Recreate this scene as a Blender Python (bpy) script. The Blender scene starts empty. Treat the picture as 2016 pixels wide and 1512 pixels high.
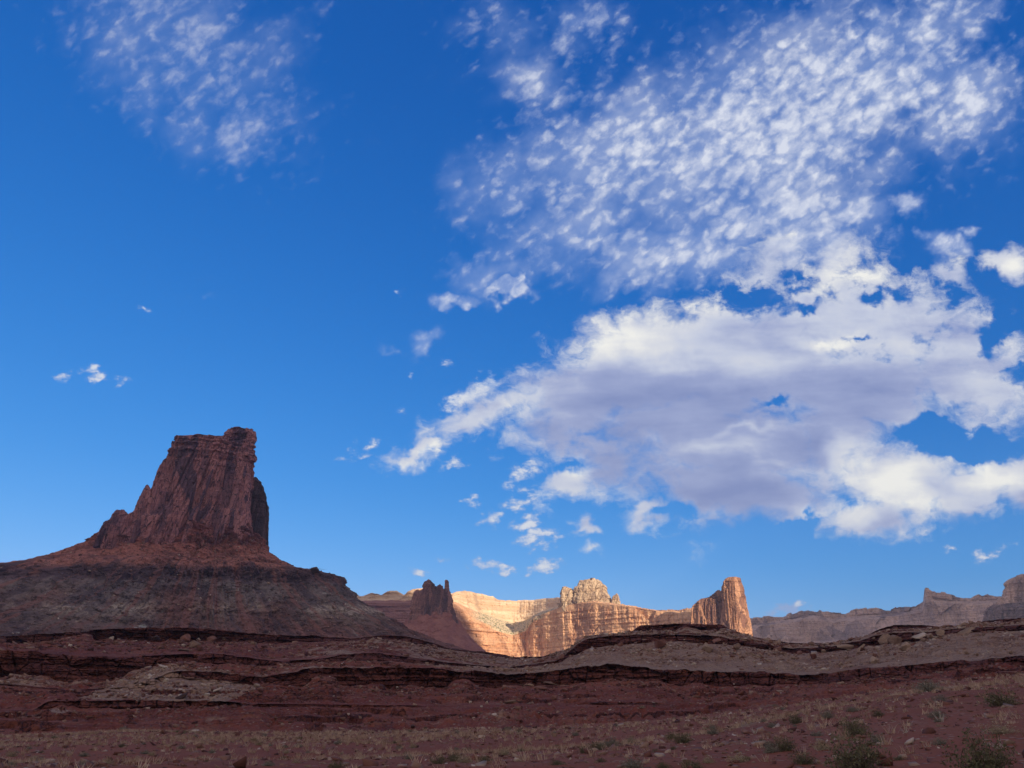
import bpy, bmesh, math, random
import numpy as np
from mathutils import Vector, Matrix

SC = bpy.context.scene
COL = SC.collection
R = math.radians

# ------------------------------------------------------------------ camera
FPX, CX, CY = 1514.0, 1008.0, 756.0          # focal length and centre, in pixels of a 2016 wide frame
HORIZON = 1380.0
PITCH = math.atan((HORIZON - CY) / FPX)
EYE = 1.7
cam_data = bpy.data.cameras.new('camera')
cam = bpy.data.objects.new('camera', cam_data)
COL.objects.link(cam)
cam_data.sensor_width = 36.0
cam_data.lens = 36.0 * FPX / 2016.0
cam_data.clip_start = 0.1
cam_data.clip_end = 60000.0
cam.location = (0, 0, EYE)
cam.rotation_euler = (R(90) + PITCH, 0, 0)
SC.camera = cam

# ------------------------------------------------------------------ exposure
SC.view_settings.view_transform = 'Standard'
SC.view_settings.look = 'None'
SC.view_settings.exposure = 0.4                # exposed a little up, for the shade
SC.view_settings.gamma = 1.0
SC.cycles.max_bounces = 4
SC.cycles.diffuse_bounces = 2
SC.cycles.volume_bounces = 0
SC.cycles.use_denoising = True

# ------------------------------------------------------------------ sun (low, behind and to the right of the camera)
SUN_AZ, SUN_EL = 142.0, 17.0                 # compass degrees, north = +Y, east = +X
sun_data = bpy.data.lights.new('sun', 'SUN')
sun_data.energy = 5.0
sun_data.angle = R(0.53)
sun_data.color = (1.0, 0.83, 0.62)
sun = bpy.data.objects.new('sun', sun_data)
COL.objects.link(sun)
SUN_DIR = Vector((math.sin(R(SUN_AZ)) * math.cos(R(SUN_EL)), math.cos(R(SUN_AZ)) * math.cos(R(SUN_EL)), math.sin(R(SUN_EL))))
sun.rotation_euler = (-SUN_DIR).to_track_quat('-Z', 'Y').to_euler()

# ------------------------------------------------------------------ node helpers
class NT:
    """Writes node trees as expressions."""
    def __init__(s, tree):
        s.t = tree; s.n = tree.nodes; s.l = tree.links
    def set(s, sock, v):
        if isinstance(v, bpy.types.NodeSocket): s.l.new(v, sock)
        elif v is not None: sock.default_value = v
    def math(s, op, a, b=None, c=None, clamp=False):
        m = s.n.new('ShaderNodeMath'); m.operation = op; m.use_clamp = clamp
        for i, v in enumerate((a, b, c)):
            if v is not None: s.set(m.inputs[i], v)
        return m.outputs[0]
    def add(s, a, b): return s.math('ADD', a, b)
    def sub(s, a, b): return s.math('SUBTRACT', a, b)
    def mul(s, a, b): return s.math('MULTIPLY', a, b)
    def mad(s, a, b, c): return s.math('MULTIPLY_ADD', a, b, c)
    def mx(s, a, b): return s.math('MAXIMUM', a, b)
    def mn(s, a, b): return s.math('MINIMUM', a, b)
    def vec(s, op, a, b=None, scale=None):
        m = s.n.new('ShaderNodeVectorMath'); m.operation = op
        s.set(m.inputs[0], a)
        if b is not None: s.set(m.inputs[1], b)
        if scale is not None: s.set(m.inputs[3], scale)
        return m.outputs[1] if op in ('LENGTH', 'DOT_PRODUCT', 'DISTANCE') else m.outputs[0]
    def vadd(s, tiny, v):
        m = s.n.new('ShaderNodeVectorMath'); m.operation = 'MULTIPLY_ADD'
        s.set(m.inputs[0], tiny); m.inputs[1].default_value = (1e-6, 1e-6, 1e-6); s.set(m.inputs[2], v)
        return m.outputs[0]
    def xyz(s, x, y, z=0.0):
        m = s.n.new('ShaderNodeCombineXYZ')
        for i, v in enumerate((x, y, z)): s.set(m.inputs[i], v)
        return m.outputs[0]
    def sep(s, v):
        m = s.n.new('ShaderNodeSeparateXYZ'); s.set(m.inputs[0], v); return m.outputs
    def smooth(s, v, lo, hi, a=0.0, b=1.0, kind='SMOOTHSTEP'):
        m = s.n.new('ShaderNodeMapRange'); m.interpolation_type = kind; m.clamp = True
        for i, x in enumerate((v, lo, hi, a, b)): s.set(m.inputs[i], x)
        return m.outputs[0]
    def lin(s, v, lo, hi, a=0.0, b=1.0): return s.smooth(v, lo, hi, a, b, 'LINEAR')
    def noise(s, v, scale, detail=4.0, rough=0.5, lac=2.0, dist=0.0, col=False, w=None, dims='3D'):
        m = s.n.new('ShaderNodeTexNoise'); m.noise_dimensions = dims
        if v is not None: s.set(m.inputs['Vector'], v)
        s.set(m.inputs['Scale'], scale); s.set(m.inputs['Detail'], detail); s.set(m.inputs['Roughness'], rough)
        s.set(m.inputs['Lacunarity'], lac); s.set(m.inputs['Distortion'], dist)
        return m.outputs['Color' if col else 'Fac']
    def voro(s, v, scale, feature='F1', rand=1.0, smooth=None, out='Distance', dims='3D', detail=0.0, rough=0.5):
        m = s.n.new('ShaderNodeTexVoronoi'); m.feature = feature; m.voronoi_dimensions = dims
        s.set(m.inputs['Vector'], v); s.set(m.inputs['Scale'], scale); s.set(m.inputs['Randomness'], rand)
        s.set(m.inputs['Detail'], detail); s.set(m.inputs['Roughness'], rough)
        if smooth is not None: s.set(m.inputs['Smoothness'], smooth)
        return m.outputs[out]
    def mapping(s, v, loc=(0, 0, 0), rot=(0, 0, 0), scale=(1, 1, 1), kind='POINT'):
        m = s.n.new('ShaderNodeMapping'); m.vector_type = kind
        s.set(m.inputs[0], v); m.inputs[1].default_value = loc; m.inputs[2].default_value = rot; m.inputs[3].default_value = scale
        return m.outputs[0]
    def mix(s, f, a, b, blend='MIX'):
        m = s.n.new('ShaderNodeMix'); m.data_type = 'RGBA'; m.blend_type = blend; m.clamp_factor = True
        s.set(m.inputs[0], f)
        for i, v in ((6, a), (7, b)):
            if isinstance(v, (tuple, list)) and len(v) == 3: v = (*v, 1.0)
            s.set(m.inputs[i], v)
        return m.outputs[2]
    def mixf(s, f, a, b):
        m = s.n.new('ShaderNodeMix'); m.data_type = 'FLOAT'
        s.set(m.inputs[0], f); s.set(m.inputs[2], a); s.set(m.inputs[3], b)
        return m.outputs[0]
    def ramp(s, f, stops, interp='LINEAR'):
        m = s.n.new('ShaderNodeValToRGB'); s.set(m.inputs[0], f); e = m.color_ramp.elements
        m.color_ramp.interpolation = interp
        while len(e) < len(stops): e.new(0.5)
        for el, (p, c) in zip(e, stops): el.position = p; el.color = (*c, 1.0)
        return m.outputs[0]

def lin3(r, g, b):
    f = lambda c: (c / 255.0 / 12.92) if c <= 10 else ((c / 255.0 + 0.055) / 1.055) ** 2.4
    return (f(r), f(g), f(b))

# ------------------------------------------------------------------ world: Nishita sky with two decks of cloud
world = bpy.data.worlds.new('World'); SC.world = world; world.use_nodes = True
world.cycles.sampling_method = 'MANUAL'; world.cycles.sample_map_resolution = 256
W = NT(world.node_tree); W.n.clear()
SKY_STRENGTH = 0.1
EXPO = 2 ** -SC.view_settings.exposure
sky = W.n.new('ShaderNodeTexSky'); sky.sky_type = 'NISHITA'; sky.sun_disc = False
sky.sun_elevation = R(SUN_EL); sky.sun_rotation = R(SUN_AZ)
sky.altitude = 1200; sky.air_density = 1.0; sky.dust_density = 0.2; sky.ozone_density = 3.0
skycol = W.vec('SCALE', sky.outputs[0], scale=0.1)                        # ~ display units
sx, sy, sz = W.sep(skycol)
tone = lambda v, a, b, p: W.mul(W.math('POWER', W.mul(v, 1.0 / a), p), b)  # the deep blue of a phone picture
skyrgb = W.xyz(tone(W.mn(sx, 0.36), 0.254, 0.136, 1.8), tone(W.mn(sy, 0.56), 0.423, 0.418, 0.93), tone(W.mn(sz, 0.90), 0.631, 0.90, 0.62))
tc = W.n.new('ShaderNodeTexCoord')
D = tc.outputs['Generated']
# compass bearing and height of a direction, measured about the middle of the view to the north
cp, sp = math.cos(PITCH), math.sin(PITCH)
fw = W.vec('DOT_PRODUCT', D, (0, cp, sp))
up = W.vec('DOT_PRODUCT', D, (0, -sp, cp))
dx = W.sep(D)[0]
fwc = W.mx(fw, 0.15)
# out of view, warm glow and clouds added to the sky to fill the shade
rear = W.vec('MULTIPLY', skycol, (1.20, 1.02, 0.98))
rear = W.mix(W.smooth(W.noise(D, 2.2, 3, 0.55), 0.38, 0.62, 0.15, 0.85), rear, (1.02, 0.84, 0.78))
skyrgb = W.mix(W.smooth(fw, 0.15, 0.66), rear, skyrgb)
PX = W.mad(W.math('DIVIDE', dx, fwc), FPX / 100, CX / 100)
PY = W.mad(W.math('DIVIDE', up, fwc), -FPX / 100, CY / 100)
P = W.xyz(PX, PY, 0.0)
front = W.smooth(fw, 0.2, 0.35)
DV = W.vec('SCALE', D, scale=FPX / 100)

def field(vec, blobs, lo=-3.0):
    """max of cone-shaped ellipses (x, y, rx, ry, tilt degrees, strength), all in hundredths"""
    acc = None
    for (x, y, rx, ry, rot, st) in blobs:
        v = vec if acc is None else W.vadd(acc, vec)               # the tiny term only orders the evaluation
        ln = W.vec('LENGTH', W.mapping(v, (x / 100, y / 100, 0), (0, 0, R(rot)), (rx / 100, ry / 100, 1), 'TEXTURE'))
        c = W.mad(ln, -st, st)
        acc = c if acc is None else W.mx(acc, c)
    return acc
def warp(vec, scale, amp, seed):
    n = W.noise(W.vec('ADD', P, (seed, seed * 2.1, 0)), scale, 4.0, 0.55, col=True, dims='2D')
    off = W.vec('SCALE', W.vec('SUBTRACT', n, (0.5, 0.5, 0.5)), scale=amp)
    return W.vec('ADD', vec, W.vec('MULTIPLY', off, (1, 1, 0)))

# --- high deck: puffy altocumulus, thin veils
HIGH = [  # x, y, rx, ry, tilt, strength
    (380, 120, 400, 230, 35, 0.95), (290, 10, 320, 150, 20, 0.75), (470, 240, 140, 130, 50, 0.9), (590, 80, 90, 70, 0, 0.35),
    (690, 270, 130, 60, 0, 0.32), (690, 180, 60, 40, 0, 0.25), (390, 590, 70, 30, 0, 0.28), (375, 540, 30, 18, 0, 0.3), (650, 20, 80, 40, 0, 0.35),
    (1000, 60, 200, 120, 20, 0.5), (1150, 50, 140, 90, 10, 0.75), (1050, 170, 190, 100, 20, 0.7),
    (1500, 260, 560, 300, -28, 1.25), (1250, 300, 420, 230, -20, 1.1), (990, 370, 220, 160, -30, 0.85), (950, 530, 150, 80, 5, 0.95),
    (1150, 450, 330, 140, -10, 0.9), (1680, 170, 400, 150, -32, 2.0), (1780, 90, 200, 90, -30, 1.9), (1500, 420, 330, 130, -10, 1.2), (1680, 420, 120, 70, 0, 1.1),
    (1790, 400, 75, 60, 0, 1.2), (1895, 450, 50, 28, 0, 1.2), (1880, 190, 190, 230, -20, 1.0), (1960, 90, 120, 90, -20, 0.5), (1860, 490, 70, 50, 0, 1.2), (1330, 520, 200, 70, 5, 0.8),
    (1950, 290, 120, 60, 0, 0.35), (1350, 500, 330, 100, -6, 1.15), (1600, 470, 200, 90, 0, 1.2), (890, 590, 70, 25, 0, 1.3), (1010, 580, 70, 22, 0, 1.4), (840, 670, 50, 38, -30, 1.0), (785, 685, 25, 15, 30, 0.5),
]
Hf = field(warp(P, 0.9, 1.5, 3.0), HIGH)
hs = W.mapping(P, (2.3, 0.4, 0), (0, 0, R(-34)), (1.28, 0.86, 1), 'TEXTURE')         # rows of puffs run up to the right
hwarp = W.vec('ADD', hs, W.vec('SCALE', W.noise(hs, 2.6, 4.0, 0.6, col=True, dims='2D'), scale=0.42))
puff = W.sub(1.0, W.voro(hwarp, 3.0, 'SMOOTH_F1', 1.0, 0.5, dims='2D', detail=1.0, rough=0.55))
hn = W.noise(hs, 3.2, 6.0, 0.62, dims='2D')
hn = W.mixf(W.mul(W.smooth(PY, 2.6, 5.0), W.smooth(PX, 9.5, 12.5)), hn, W.noise(hs, 1.75, 6.0, 0.55, dims='2D'))   # larger puffs lower down
hclu = W.noise(hs, 0.75, 4.0, 0.55, dims='2D')
hbig = W.noise(W.mapping(P, (5.0, 2.0, 0), (0, 0, R(-32)), (1.9, 0.8, 1), 'TEXTURE'), 0.5, 3.0, 0.5, dims='2D')
hshape = W.add(W.add(W.mul(W.sub(puff, 0.5), 1.15), W.mul(W.sub(hn, 0.5), 1.5)), W.add(W.mul(W.sub(hclu, 0.5), 1.5), W.mul(W.sub(hbig, 0.5), 1.0)))
hcov = W.smooth(Hf, -0.15, 1.0)
hd = W.add(W.mul(hcov, 1.35), W.mul(hshape, W.mad(hcov, -0.12, 0.62)))
hpuff = W.math('POWER', W.smooth(hd, 0.25, 1.60, kind='LINEAR'), 1.25)
hveil = W.mul(W.smooth(W.mad(hclu, 1.1, hcov), 0.70, 1.7), 0.58)
hop = W.math('MULTIPLY', W.mx(hpuff, hveil), W.smooth(Hf, -0.15, 0.25))
hlight = W.smooth(W.add(W.mul(hshape, 0.45), W.mul(hop, 0.75)), -0.25, 1.0)
hcol = W.mix(hlight, lin3(138, 165, 220), lin3(224, 229, 243))
hopac = W.mul(hop, W.smooth(PX, 5.5, 12.0, 0.50, 0.95))

# --- low deck: ragged cumulus with grey bases
LOW = [
    (1400, 710, 440, 140, -8, 1.7), (1200, 740, 270, 110, -22, 1.4), (1650, 760, 330, 120, 6, 1.5), (950, 830, 230, 45, -22, 1.0), (830, 885, 110, 26, -18, 0.9),
    (1700, 640, 330, 150, 10, 1.4), (1900, 740, 200, 150, 15, 1.3), (1420, 860, 380, 130, 12, 1.35), (1450, 960, 330, 85, 12, 1.3),
    (1650, 560, 150, 90, -10, 1.1), (1120, 950, 80, 50, -25, 1.1), (1780, 950, 180, 95, 10, 1.5), (1720, 1020, 110, 55, 0, 1.3), (1930, 960, 150, 65, 0, 1.4), (2040, 970, 130, 70, 0, 1.3),
    (1990, 510, 75, 42, 0, 1.3), (1860, 540, 60, 45, 0, 0.9), (1270, 1010, 85, 34, -12, 1.0), (1165, 1045, 40, 22, -15, 0.9), (1165, 1080, 40, 18, -15, 0.55),
    (1150, 890, 300, 90, 25, 0.9), (1640, 850, 170, 110, 0, 1.3), (1750, 800, 160, 70, 10, 1.3), (1500, 540, 160, 55, -18, 0.8),
]
SMALL = [
    (950, 1113, 40, 20, 15, 0.9), (1000, 1121, 24, 12, 0, 0.8), (1070, 1115, 42, 19, -8, 1.0), (820, 1130, 20, 9, 0, 0.55), (868, 1103, 12, 7, 0, 0.4),
    (1055, 1055, 48, 20, -15, 0.9), (1075, 1072, 40, 12, -20, 0.7), (1035, 1030, 40, 18, -20, 0.85), (970, 1020, 32, 16, -20, 0.75), (1020, 990, 60, 24, -25, 0.75),
    (930, 985, 26, 11, 0, 0.65), (1030, 930, 60, 25, -35, 0.7), (890, 912, 40, 13, -10, 0.65), (735, 878, 20, 9, -25, 0.6), (700, 902, 32, 8, -12, 0.55),
    (690, 885, 18, 9, -40, 0.4), (195, 740, 42, 18, 15, 0.9), (122, 742, 24, 14, 0, 0.5), (232, 750, 28, 10, 0, 0.55), (1940, 1097, 28, 15, 10, 0.85), (1868, 1080, 22, 11, -20, 0.6),
    (1980, 1075, 24, 10, -30, 0.5), (1550, 1200, 55, 14, -8, 0.75), (1275, 1055, 20, 8, -15, 0.6), (1910, 860, 14, 12, 0, 0.5), (950, 760, 40, 22, -40, 0.9), (910, 790, 60, 20, -25, 0.8),
    (792, 803, 14, 8, -20, 0.4), (880, 720, 16, 9, 0, 0.4), (785, 575, 12, 8, 0, 0.35), (283, 610, 10, 7, 0, 0.3), (608, 682, 8, 5, 0, 0.3), (808, 735, 8, 6, 0, 0.35),
]
LP = warp(P, 0.8, 1.1, 11.0)
SPv = warp(P, 3.0, 0.35, 5.0)
Lf = field(LP, LOW)
Sf = field(SPv, SMALL)
lv = W.mapping(P, (7.0, 1.0, 0), (0, 0, R(12)), (0.8, 1.15, 1))
lwarp = W.vec('ADD', lv, W.vec('SCALE', W.noise(lv, 1.1, 5.0, 0.6, col=True, dims='2D'), scale=0.9))
SUNOFF = (0.16, -0.22, 0.0)                                               # towards the sunlit side, in the same units
def billow(v):
    b = W.sub(1.0, W.voro(v, 0.9, 'SMOOTH_F1', 1.0, 0.35, dims='2D', detail=2.0, rough=0.5))
    f = W.noise(v, 0.8, 9.0, 0.58, dims='2D')
    return W.add(W.mul(W.sub(b, 0.5), 0.9), W.mul(W.sub(f, 0.5), 1.7))
n0 = billow(lwarp)
n1 = billow(W.vec('ADD', lwarp, SUNOFF))
# holes torn in the deck
HOLES = [(1540, 785, 85, 26, 5, 0.62), (1720, 590, 60, 40, 0, 0.8), (1585, 600, 90, 30, 0, 0.7), (1890, 868, 150, 52, 14, 1.3), (1570, 1038, 90, 28, -15, 0.8),
         (1950, 690, 45, 55, 10, 0.7), (1690, 660, 60, 26, 0, 0.55), (1780, 500, 60, 40, 0, 0.7), (1120, 900, 90, 34, 0, 0.5), (1320, 1005, 90, 26, 0, 0.6)]
Ho = field(warp(P, 1.6, 0.9, 21.0), HOLES)
broken = W.mul(W.smooth(field(P, [(1830, 640, 330, 190, 12, 1.0), (1500, 580, 200, 60, -15, 0.9)]), 0.0, 0.45), W.smooth(W.noise(W.mapping(P, (2.0, 8.0, 0), (0, 0, R(20)), (0.8, 1.1, 1)), 1.35, 5.0, 0.58, dims='2D'), 0.47, 0.68))
Lc = W.sub(Lf, W.add(W.mul(W.smooth(W.mad(n0, 0.35, Ho), -0.05, 0.8), 1.35), W.mul(broken, 0.50)))
calm = W.smooth(Lc, 0.25, 0.95, 0.62, 0.20)
ld = W.add(W.mul(Lc, 1.05), W.mul(n0, calm))
ld1 = W.add(W.mul(Lc, 1.05), W.mul(n1, W.mul(calm, 1.0)))
fine = W.noise(lwarp, 4.5, 5.0, 0.65, dims='2D')
lop = W.smooth(W.mad(W.sub(fine, 0.5), 0.8, ld), -0.12, 0.78)
sn = W.noise(W.mapping(P, (1.0, 5.0, 0), (0, 0, R(22)), (0.75, 1.4, 1)), 3.2, 7.0, 0.62, dims='2D')
sd = W.add(Sf, W.mul(W.sub(sn, 0.5), 2.4))
sop = W.mul(W.smooth(sd, 0.02, 0.75), W.smooth(Sf, -0.35, 0.2))
# grey undersides and brilliant sunlit heads
GREY = [(1330, 800, 420, 100, 4, 1.1), (1420, 960, 350, 90, 8, 1.1), (1180, 870, 260, 90, 18, 1.0), (1680, 790, 330, 110, 0, 0.7), (1600, 880, 160, 80, 0, 0.8), (1450, 1020, 220, 40, 5, 0.9),
        (1900, 620, 160, 60, 0, 0.35), (1720, 1030, 90, 45, 0, 0.45), (1830, 940, 70, 30, 10, 0.5), (2000, 1000, 120, 40, 0, 0.4), (1290, 1030, 90, 20, -10, 0.5), (1520, 680, 160, 60, 0, 0.4), (1540, 1200, 90, 25, 0, 1.6)]
WHITE = [(1770, 950, 150, 80, 0, 1.0), (1680, 900, 70, 60, 0, 1.0), (1680, 1010, 90, 45, 0, 0.8), (1950, 940, 140, 45, 0, 0.8), (1130, 935, 50, 40, -30, 0.9), (1230, 670, 230, 60, -8, 0.75),
         (1620, 668, 110, 22, 0, 0.8), (1440, 590, 200, 50, -15, 0.6), (1000, 800, 130, 35, -20, 0.75), (1480, 850, 150, 14, -8, 0.55), (1680, 540, 150, 60, 0, 0.7), (1990, 510, 70, 40, 0, 0.7), (850, 880, 100, 26, -15, 0.6)]
gp = warp(P, 0.7, 0.9, 31.0)
Gf = W.smooth(field(gp, GREY), -0.15, 0.8)
Wf = W.smooth(field(gp, WHITE), 0.0, 0.8)
rel = W.mul(W.sub(ld, ld1), 0.85)
st = W.noise(W.mapping(P, (3.0, 3.0, 0), (0, 0, R(14)), (0.35, 1.4, 1)), 1.2, 5.0, 0.55, dims='2D')
rel = W.mul(rel, W.mad(Gf, -0.75, 1.0))
lit = W.add(W.add(0.57, rel), W.sub(W.mul(Wf, 0.42), W.mul(Gf, 0.45)))
lit = W.add(lit, W.add(W.mul(W.sub(st, 0.5), 0.75), W.mul(W.smooth(ld, 0.9, 0.1), 0.12)))
lcol = W.ramp(lit, [(0.0, lin3(138, 152, 198)), (0.28, lin3(164, 175, 213)), (0.55, lin3(202, 209, 229)), (0.8, lin3(226, 228, 234)), (1.0, lin3(250, 249, 243))])
scol = W.mix(W.smooth(W.add(sd, W.mul(Gf, -1.2)), 0.0, 1.0), lin3(150, 178, 225), lin3(228, 232, 240))

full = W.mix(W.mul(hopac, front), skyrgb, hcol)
full = W.mix(W.mul(W.mul(sop, 0.95), front), full, scol)
full = W.mix(W.mul(W.mul(lop, 0.98), front), full, lcol)
bg = W.n.new('ShaderNodeBackground'); bg.inputs[1].default_value = SKY_STRENGTH
W.l.new(W.vec('SCALE', full, scale=EXPO / SKY_STRENGTH), bg.inputs[0])
wo = W.n.new('ShaderNodeOutputWorld'); W.l.new(bg.outputs[0], wo.inputs[0])
# ------------------------------------------------------------------ numpy noise
rng = np.random.default_rng(7)
def _hash(ix, iy, iz, seed):
    h = (ix.astype(np.int64) * 374761393 + iy.astype(np.int64) * 668265263 + iz.astype(np.int64) * 2147483647 + seed * 974634777) & 0xFFFFFFFF
    h = ((h ^ (h >> 13)) * 1274126177) & 0xFFFFFFFF
    h = ((h ^ (h >> 15)) * 2246822519) & 0xFFFFFFFF
    return ((h ^ (h >> 16)) & 0xFFFFFF) / float(0xFFFFFF)
def vnoise(x, y, z=0.0, seed=0):
    x, y, z = np.broadcast_arrays(np.asarray(x, float), np.asarray(y, float), np.asarray(z, float))
    fx, fy, fz = np.floor(x), np.floor(y), np.floor(z)
    tx, ty, tz = x - fx, y - fy, z - fz
    tx, ty, tz = (t * t * t * (t * (t * 6 - 15) + 10) for t in (tx, ty, tz))
    ix, iy, iz = fx.astype(np.int64), fy.astype(np.int64), fz.astype(np.int64)
    r = 0
    for dz in (0, 1):
        wz = tz if dz else 1 - tz
        if not dz and not np.any(wz): continue
        if dz and not np.any(wz): continue
        for dy in (0, 1):
            wy = ty if dy else 1 - ty
            for dx in (0, 1):
                wx = tx if dx else 1 - tx
                r = r + wx * wy * wz * _hash(ix + dx, iy + dy, iz + dz, seed)
    return r * 2 - 1
def fbm(x, y, z=0.0, octaves=4, rough=0.5, seed=0, ridged=False):
    a, s, tot = 1.0, 0.0, 0.0
    x, y, z = np.asarray(x, float), np.asarray(y, float), np.asarray(z, float)
    for o in range(octaves):
        n = vnoise(x, y, z, seed + o)
        s = s + a * ((1 - 2 * np.abs(n)) if ridged else n); tot += a
        a *= rough; x, y, z = x * 2.03 + 3.1, y * 2.03 + 1.7, z * 2.03 + 5.3
    return s / tot
def cells(x, y, seed=0):
    """Voronoi in the plane: a random value per cell and the distance to the cell's border"""
    x, y = np.broadcast_arrays(np.asarray(x, float), np.asarray(y, float))
    fx, fy = np.floor(x).astype(np.int64), np.floor(y).astype(np.int64)
    d1 = np.full(x.shape, 9.0); d2 = np.full(x.shape, 9.0); v = np.zeros(x.shape)
    for dx in (-1, 0, 1):
        for dy in (-1, 0, 1):
            cx, cy = fx + dx, fy + dy; z0 = np.zeros_like(cx)
            d = np.hypot(cx + 0.1 + 0.8 * _hash(cx, cy, z0, seed) - x, cy + 0.1 + 0.8 * _hash(cx, cy, z0, seed + 1) - y)
            c = d < d1
            d2 = np.where(c, d1, np.minimum(d2, d)); v = np.where(c, _hash(cx, cy, z0, seed + 2), v); d1 = np.where(c, d, d1)
    return v, d2 - d1
def sstep(x, a, b):
    t = np.clip((x - a) / (b - a), 0, 1); return t * t * (3 - 2 * t)

# ------------------------------------------------------------------ surveying: from a sight line and a distance to a place
Fv = np.array((0, math.cos(PITCH), math.sin(PITCH))); Uv = np.array((0, -math.sin(PITCH), math.cos(PITCH)))
def ray(x, y):
    x, y = np.asarray(x, float), np.asarray(y, float)
    d = np.zeros(np.broadcast(x, y).shape + (3,))
    d[...] = Fv + 0
    d[..., 0] += (x - CX) / FPX
    d += ((CY - y) / FPX)[..., None] * Uv
    return d
def place(x, y, dist):
    """the point a level distance away on the sight line through (x, y)"""
    d = ray(x, y); k = np.asarray(dist, float) / np.hypot(d[..., 0], d[..., 1])
    return d * k[..., None] + np.array((0, 0, EYE))
def polar(line):
    a = np.array(line, float); p = place(a[:, 0], a[:, 1], a[:, 2])
    az = np.arctan2(p[:, 0], p[:, 1]); o = np.argsort(az)
    return az[o], a[o, 2], p[o, 2]
def pinterp(xq, xp, fp):
    """linear with softened corners"""
    h = 0.0035
    return (np.interp(xq - h, xp, fp) + 2 * np.interp(xq, xp, fp) + np.interp(xq + h, xp, fp)) / 4

# ------------------------------------------------------------------ mesh helpers
def grid_mesh(name, P, mat, wrap=False, smooth=False, attrs=None, parent=None, origin=None, caps=False):
    nr, nc = P.shape[:2]
    org = np.array(origin if origin is not None else (0, 0, 0), float)
    V = (P - org).reshape(-1, 3)
    i = np.arange(nr - 1)[:, None] * nc; j = np.arange(nc if wrap else nc - 1)[None, :]; j1 = (j + 1) % nc
    Q = np.stack([i + j, i + j1, i + nc + j1, i + nc + j], -1).reshape(-1, 4)
    me = bpy.data.meshes.new(name)
    me.vertices.add(len(V)); me.vertices.foreach_set('co', V.astype(np.float32).ravel())
    me.loops.add(Q.size); me.loops.foreach_set('vertex_index', Q.astype(np.int32).ravel())
    me.polygons.add(len(Q)); me.polygons.foreach_set('loop_start', np.arange(0, Q.size, 4, dtype=np.int32))
    me.polygons.foreach_set('use_smooth', np.full(len(Q), smooth))
    for k, v in (attrs or {}).items():
        at = me.attributes.new(k, 'FLOAT', 'POINT'); at.data.foreach_set('value', np.asarray(v, np.float32).ravel())
    me.update(calc_edges=True)
    if caps:
        bm = bmesh.new(); bm.from_mesh(me); bm.verts.ensure_lookup_table()
        base = (nr - 1) * nc
        try: bm.faces.new([bm.verts[base + k] for k in range(nc)])
        except ValueError: pass
        bm.to_mesh(me); bm.free()
    if isinstance(mat, (list, tuple)):
        for m in mat: me.materials.append(m)
    else: me.materials.append(mat)
    o = bpy.data.objects.new(name, me); COL.objects.link(o)
    if parent is not None: o.parent = parent
    elif origin is not None: o.location = origin
    return o
def tag(o, label=None, cat=None, group=None, kind=None):
    if label: o['label'] = label
    if cat: o['category'] = cat
    if group: o['group'] = group
    if kind: o['kind'] = kind
    return o
def thing(name, loc, label, cat, group=None):
    o = bpy.data.objects.new(name, None); COL.objects.link(o); o.location = loc; o.empty_display_size = 1.0
    return tag(o, label, cat, group)

# ------------------------------------------------------------------ materials
def mat_new(name):
    m = bpy.data.materials.new(name); m.use_nodes = True
    t = NT(m.node_tree); t.n.clear()
    out = t.n.new('ShaderNodeOutputMaterial'); b = t.n.new('ShaderNodeBsdfPrincipled')
    b.inputs['Roughness'].default_value = 0.95
    b.inputs['Specular IOR Level'].default_value = 0.15
    t.l.new(b.outputs[0], out.inputs[0])
    return m, t, b
def attr(t, name):
    a = t.n.new('ShaderNodeAttribute'); a.attribute_name = name; return a.outputs['Fac']
def coords(t):
    c = t.n.new('ShaderNodeTexCoord'); return c.outputs['Object']
def bump(t, b, h, dist, strength=1.0):
    n = t.n.new('ShaderNodeBump'); n.inputs['Strength'].default_value = strength; n.inputs['Distance'].default_value = dist
    t.l.new(h, n.inputs['Height']); t.l.new(n.outputs[0], b.inputs['Normal'])

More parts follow.
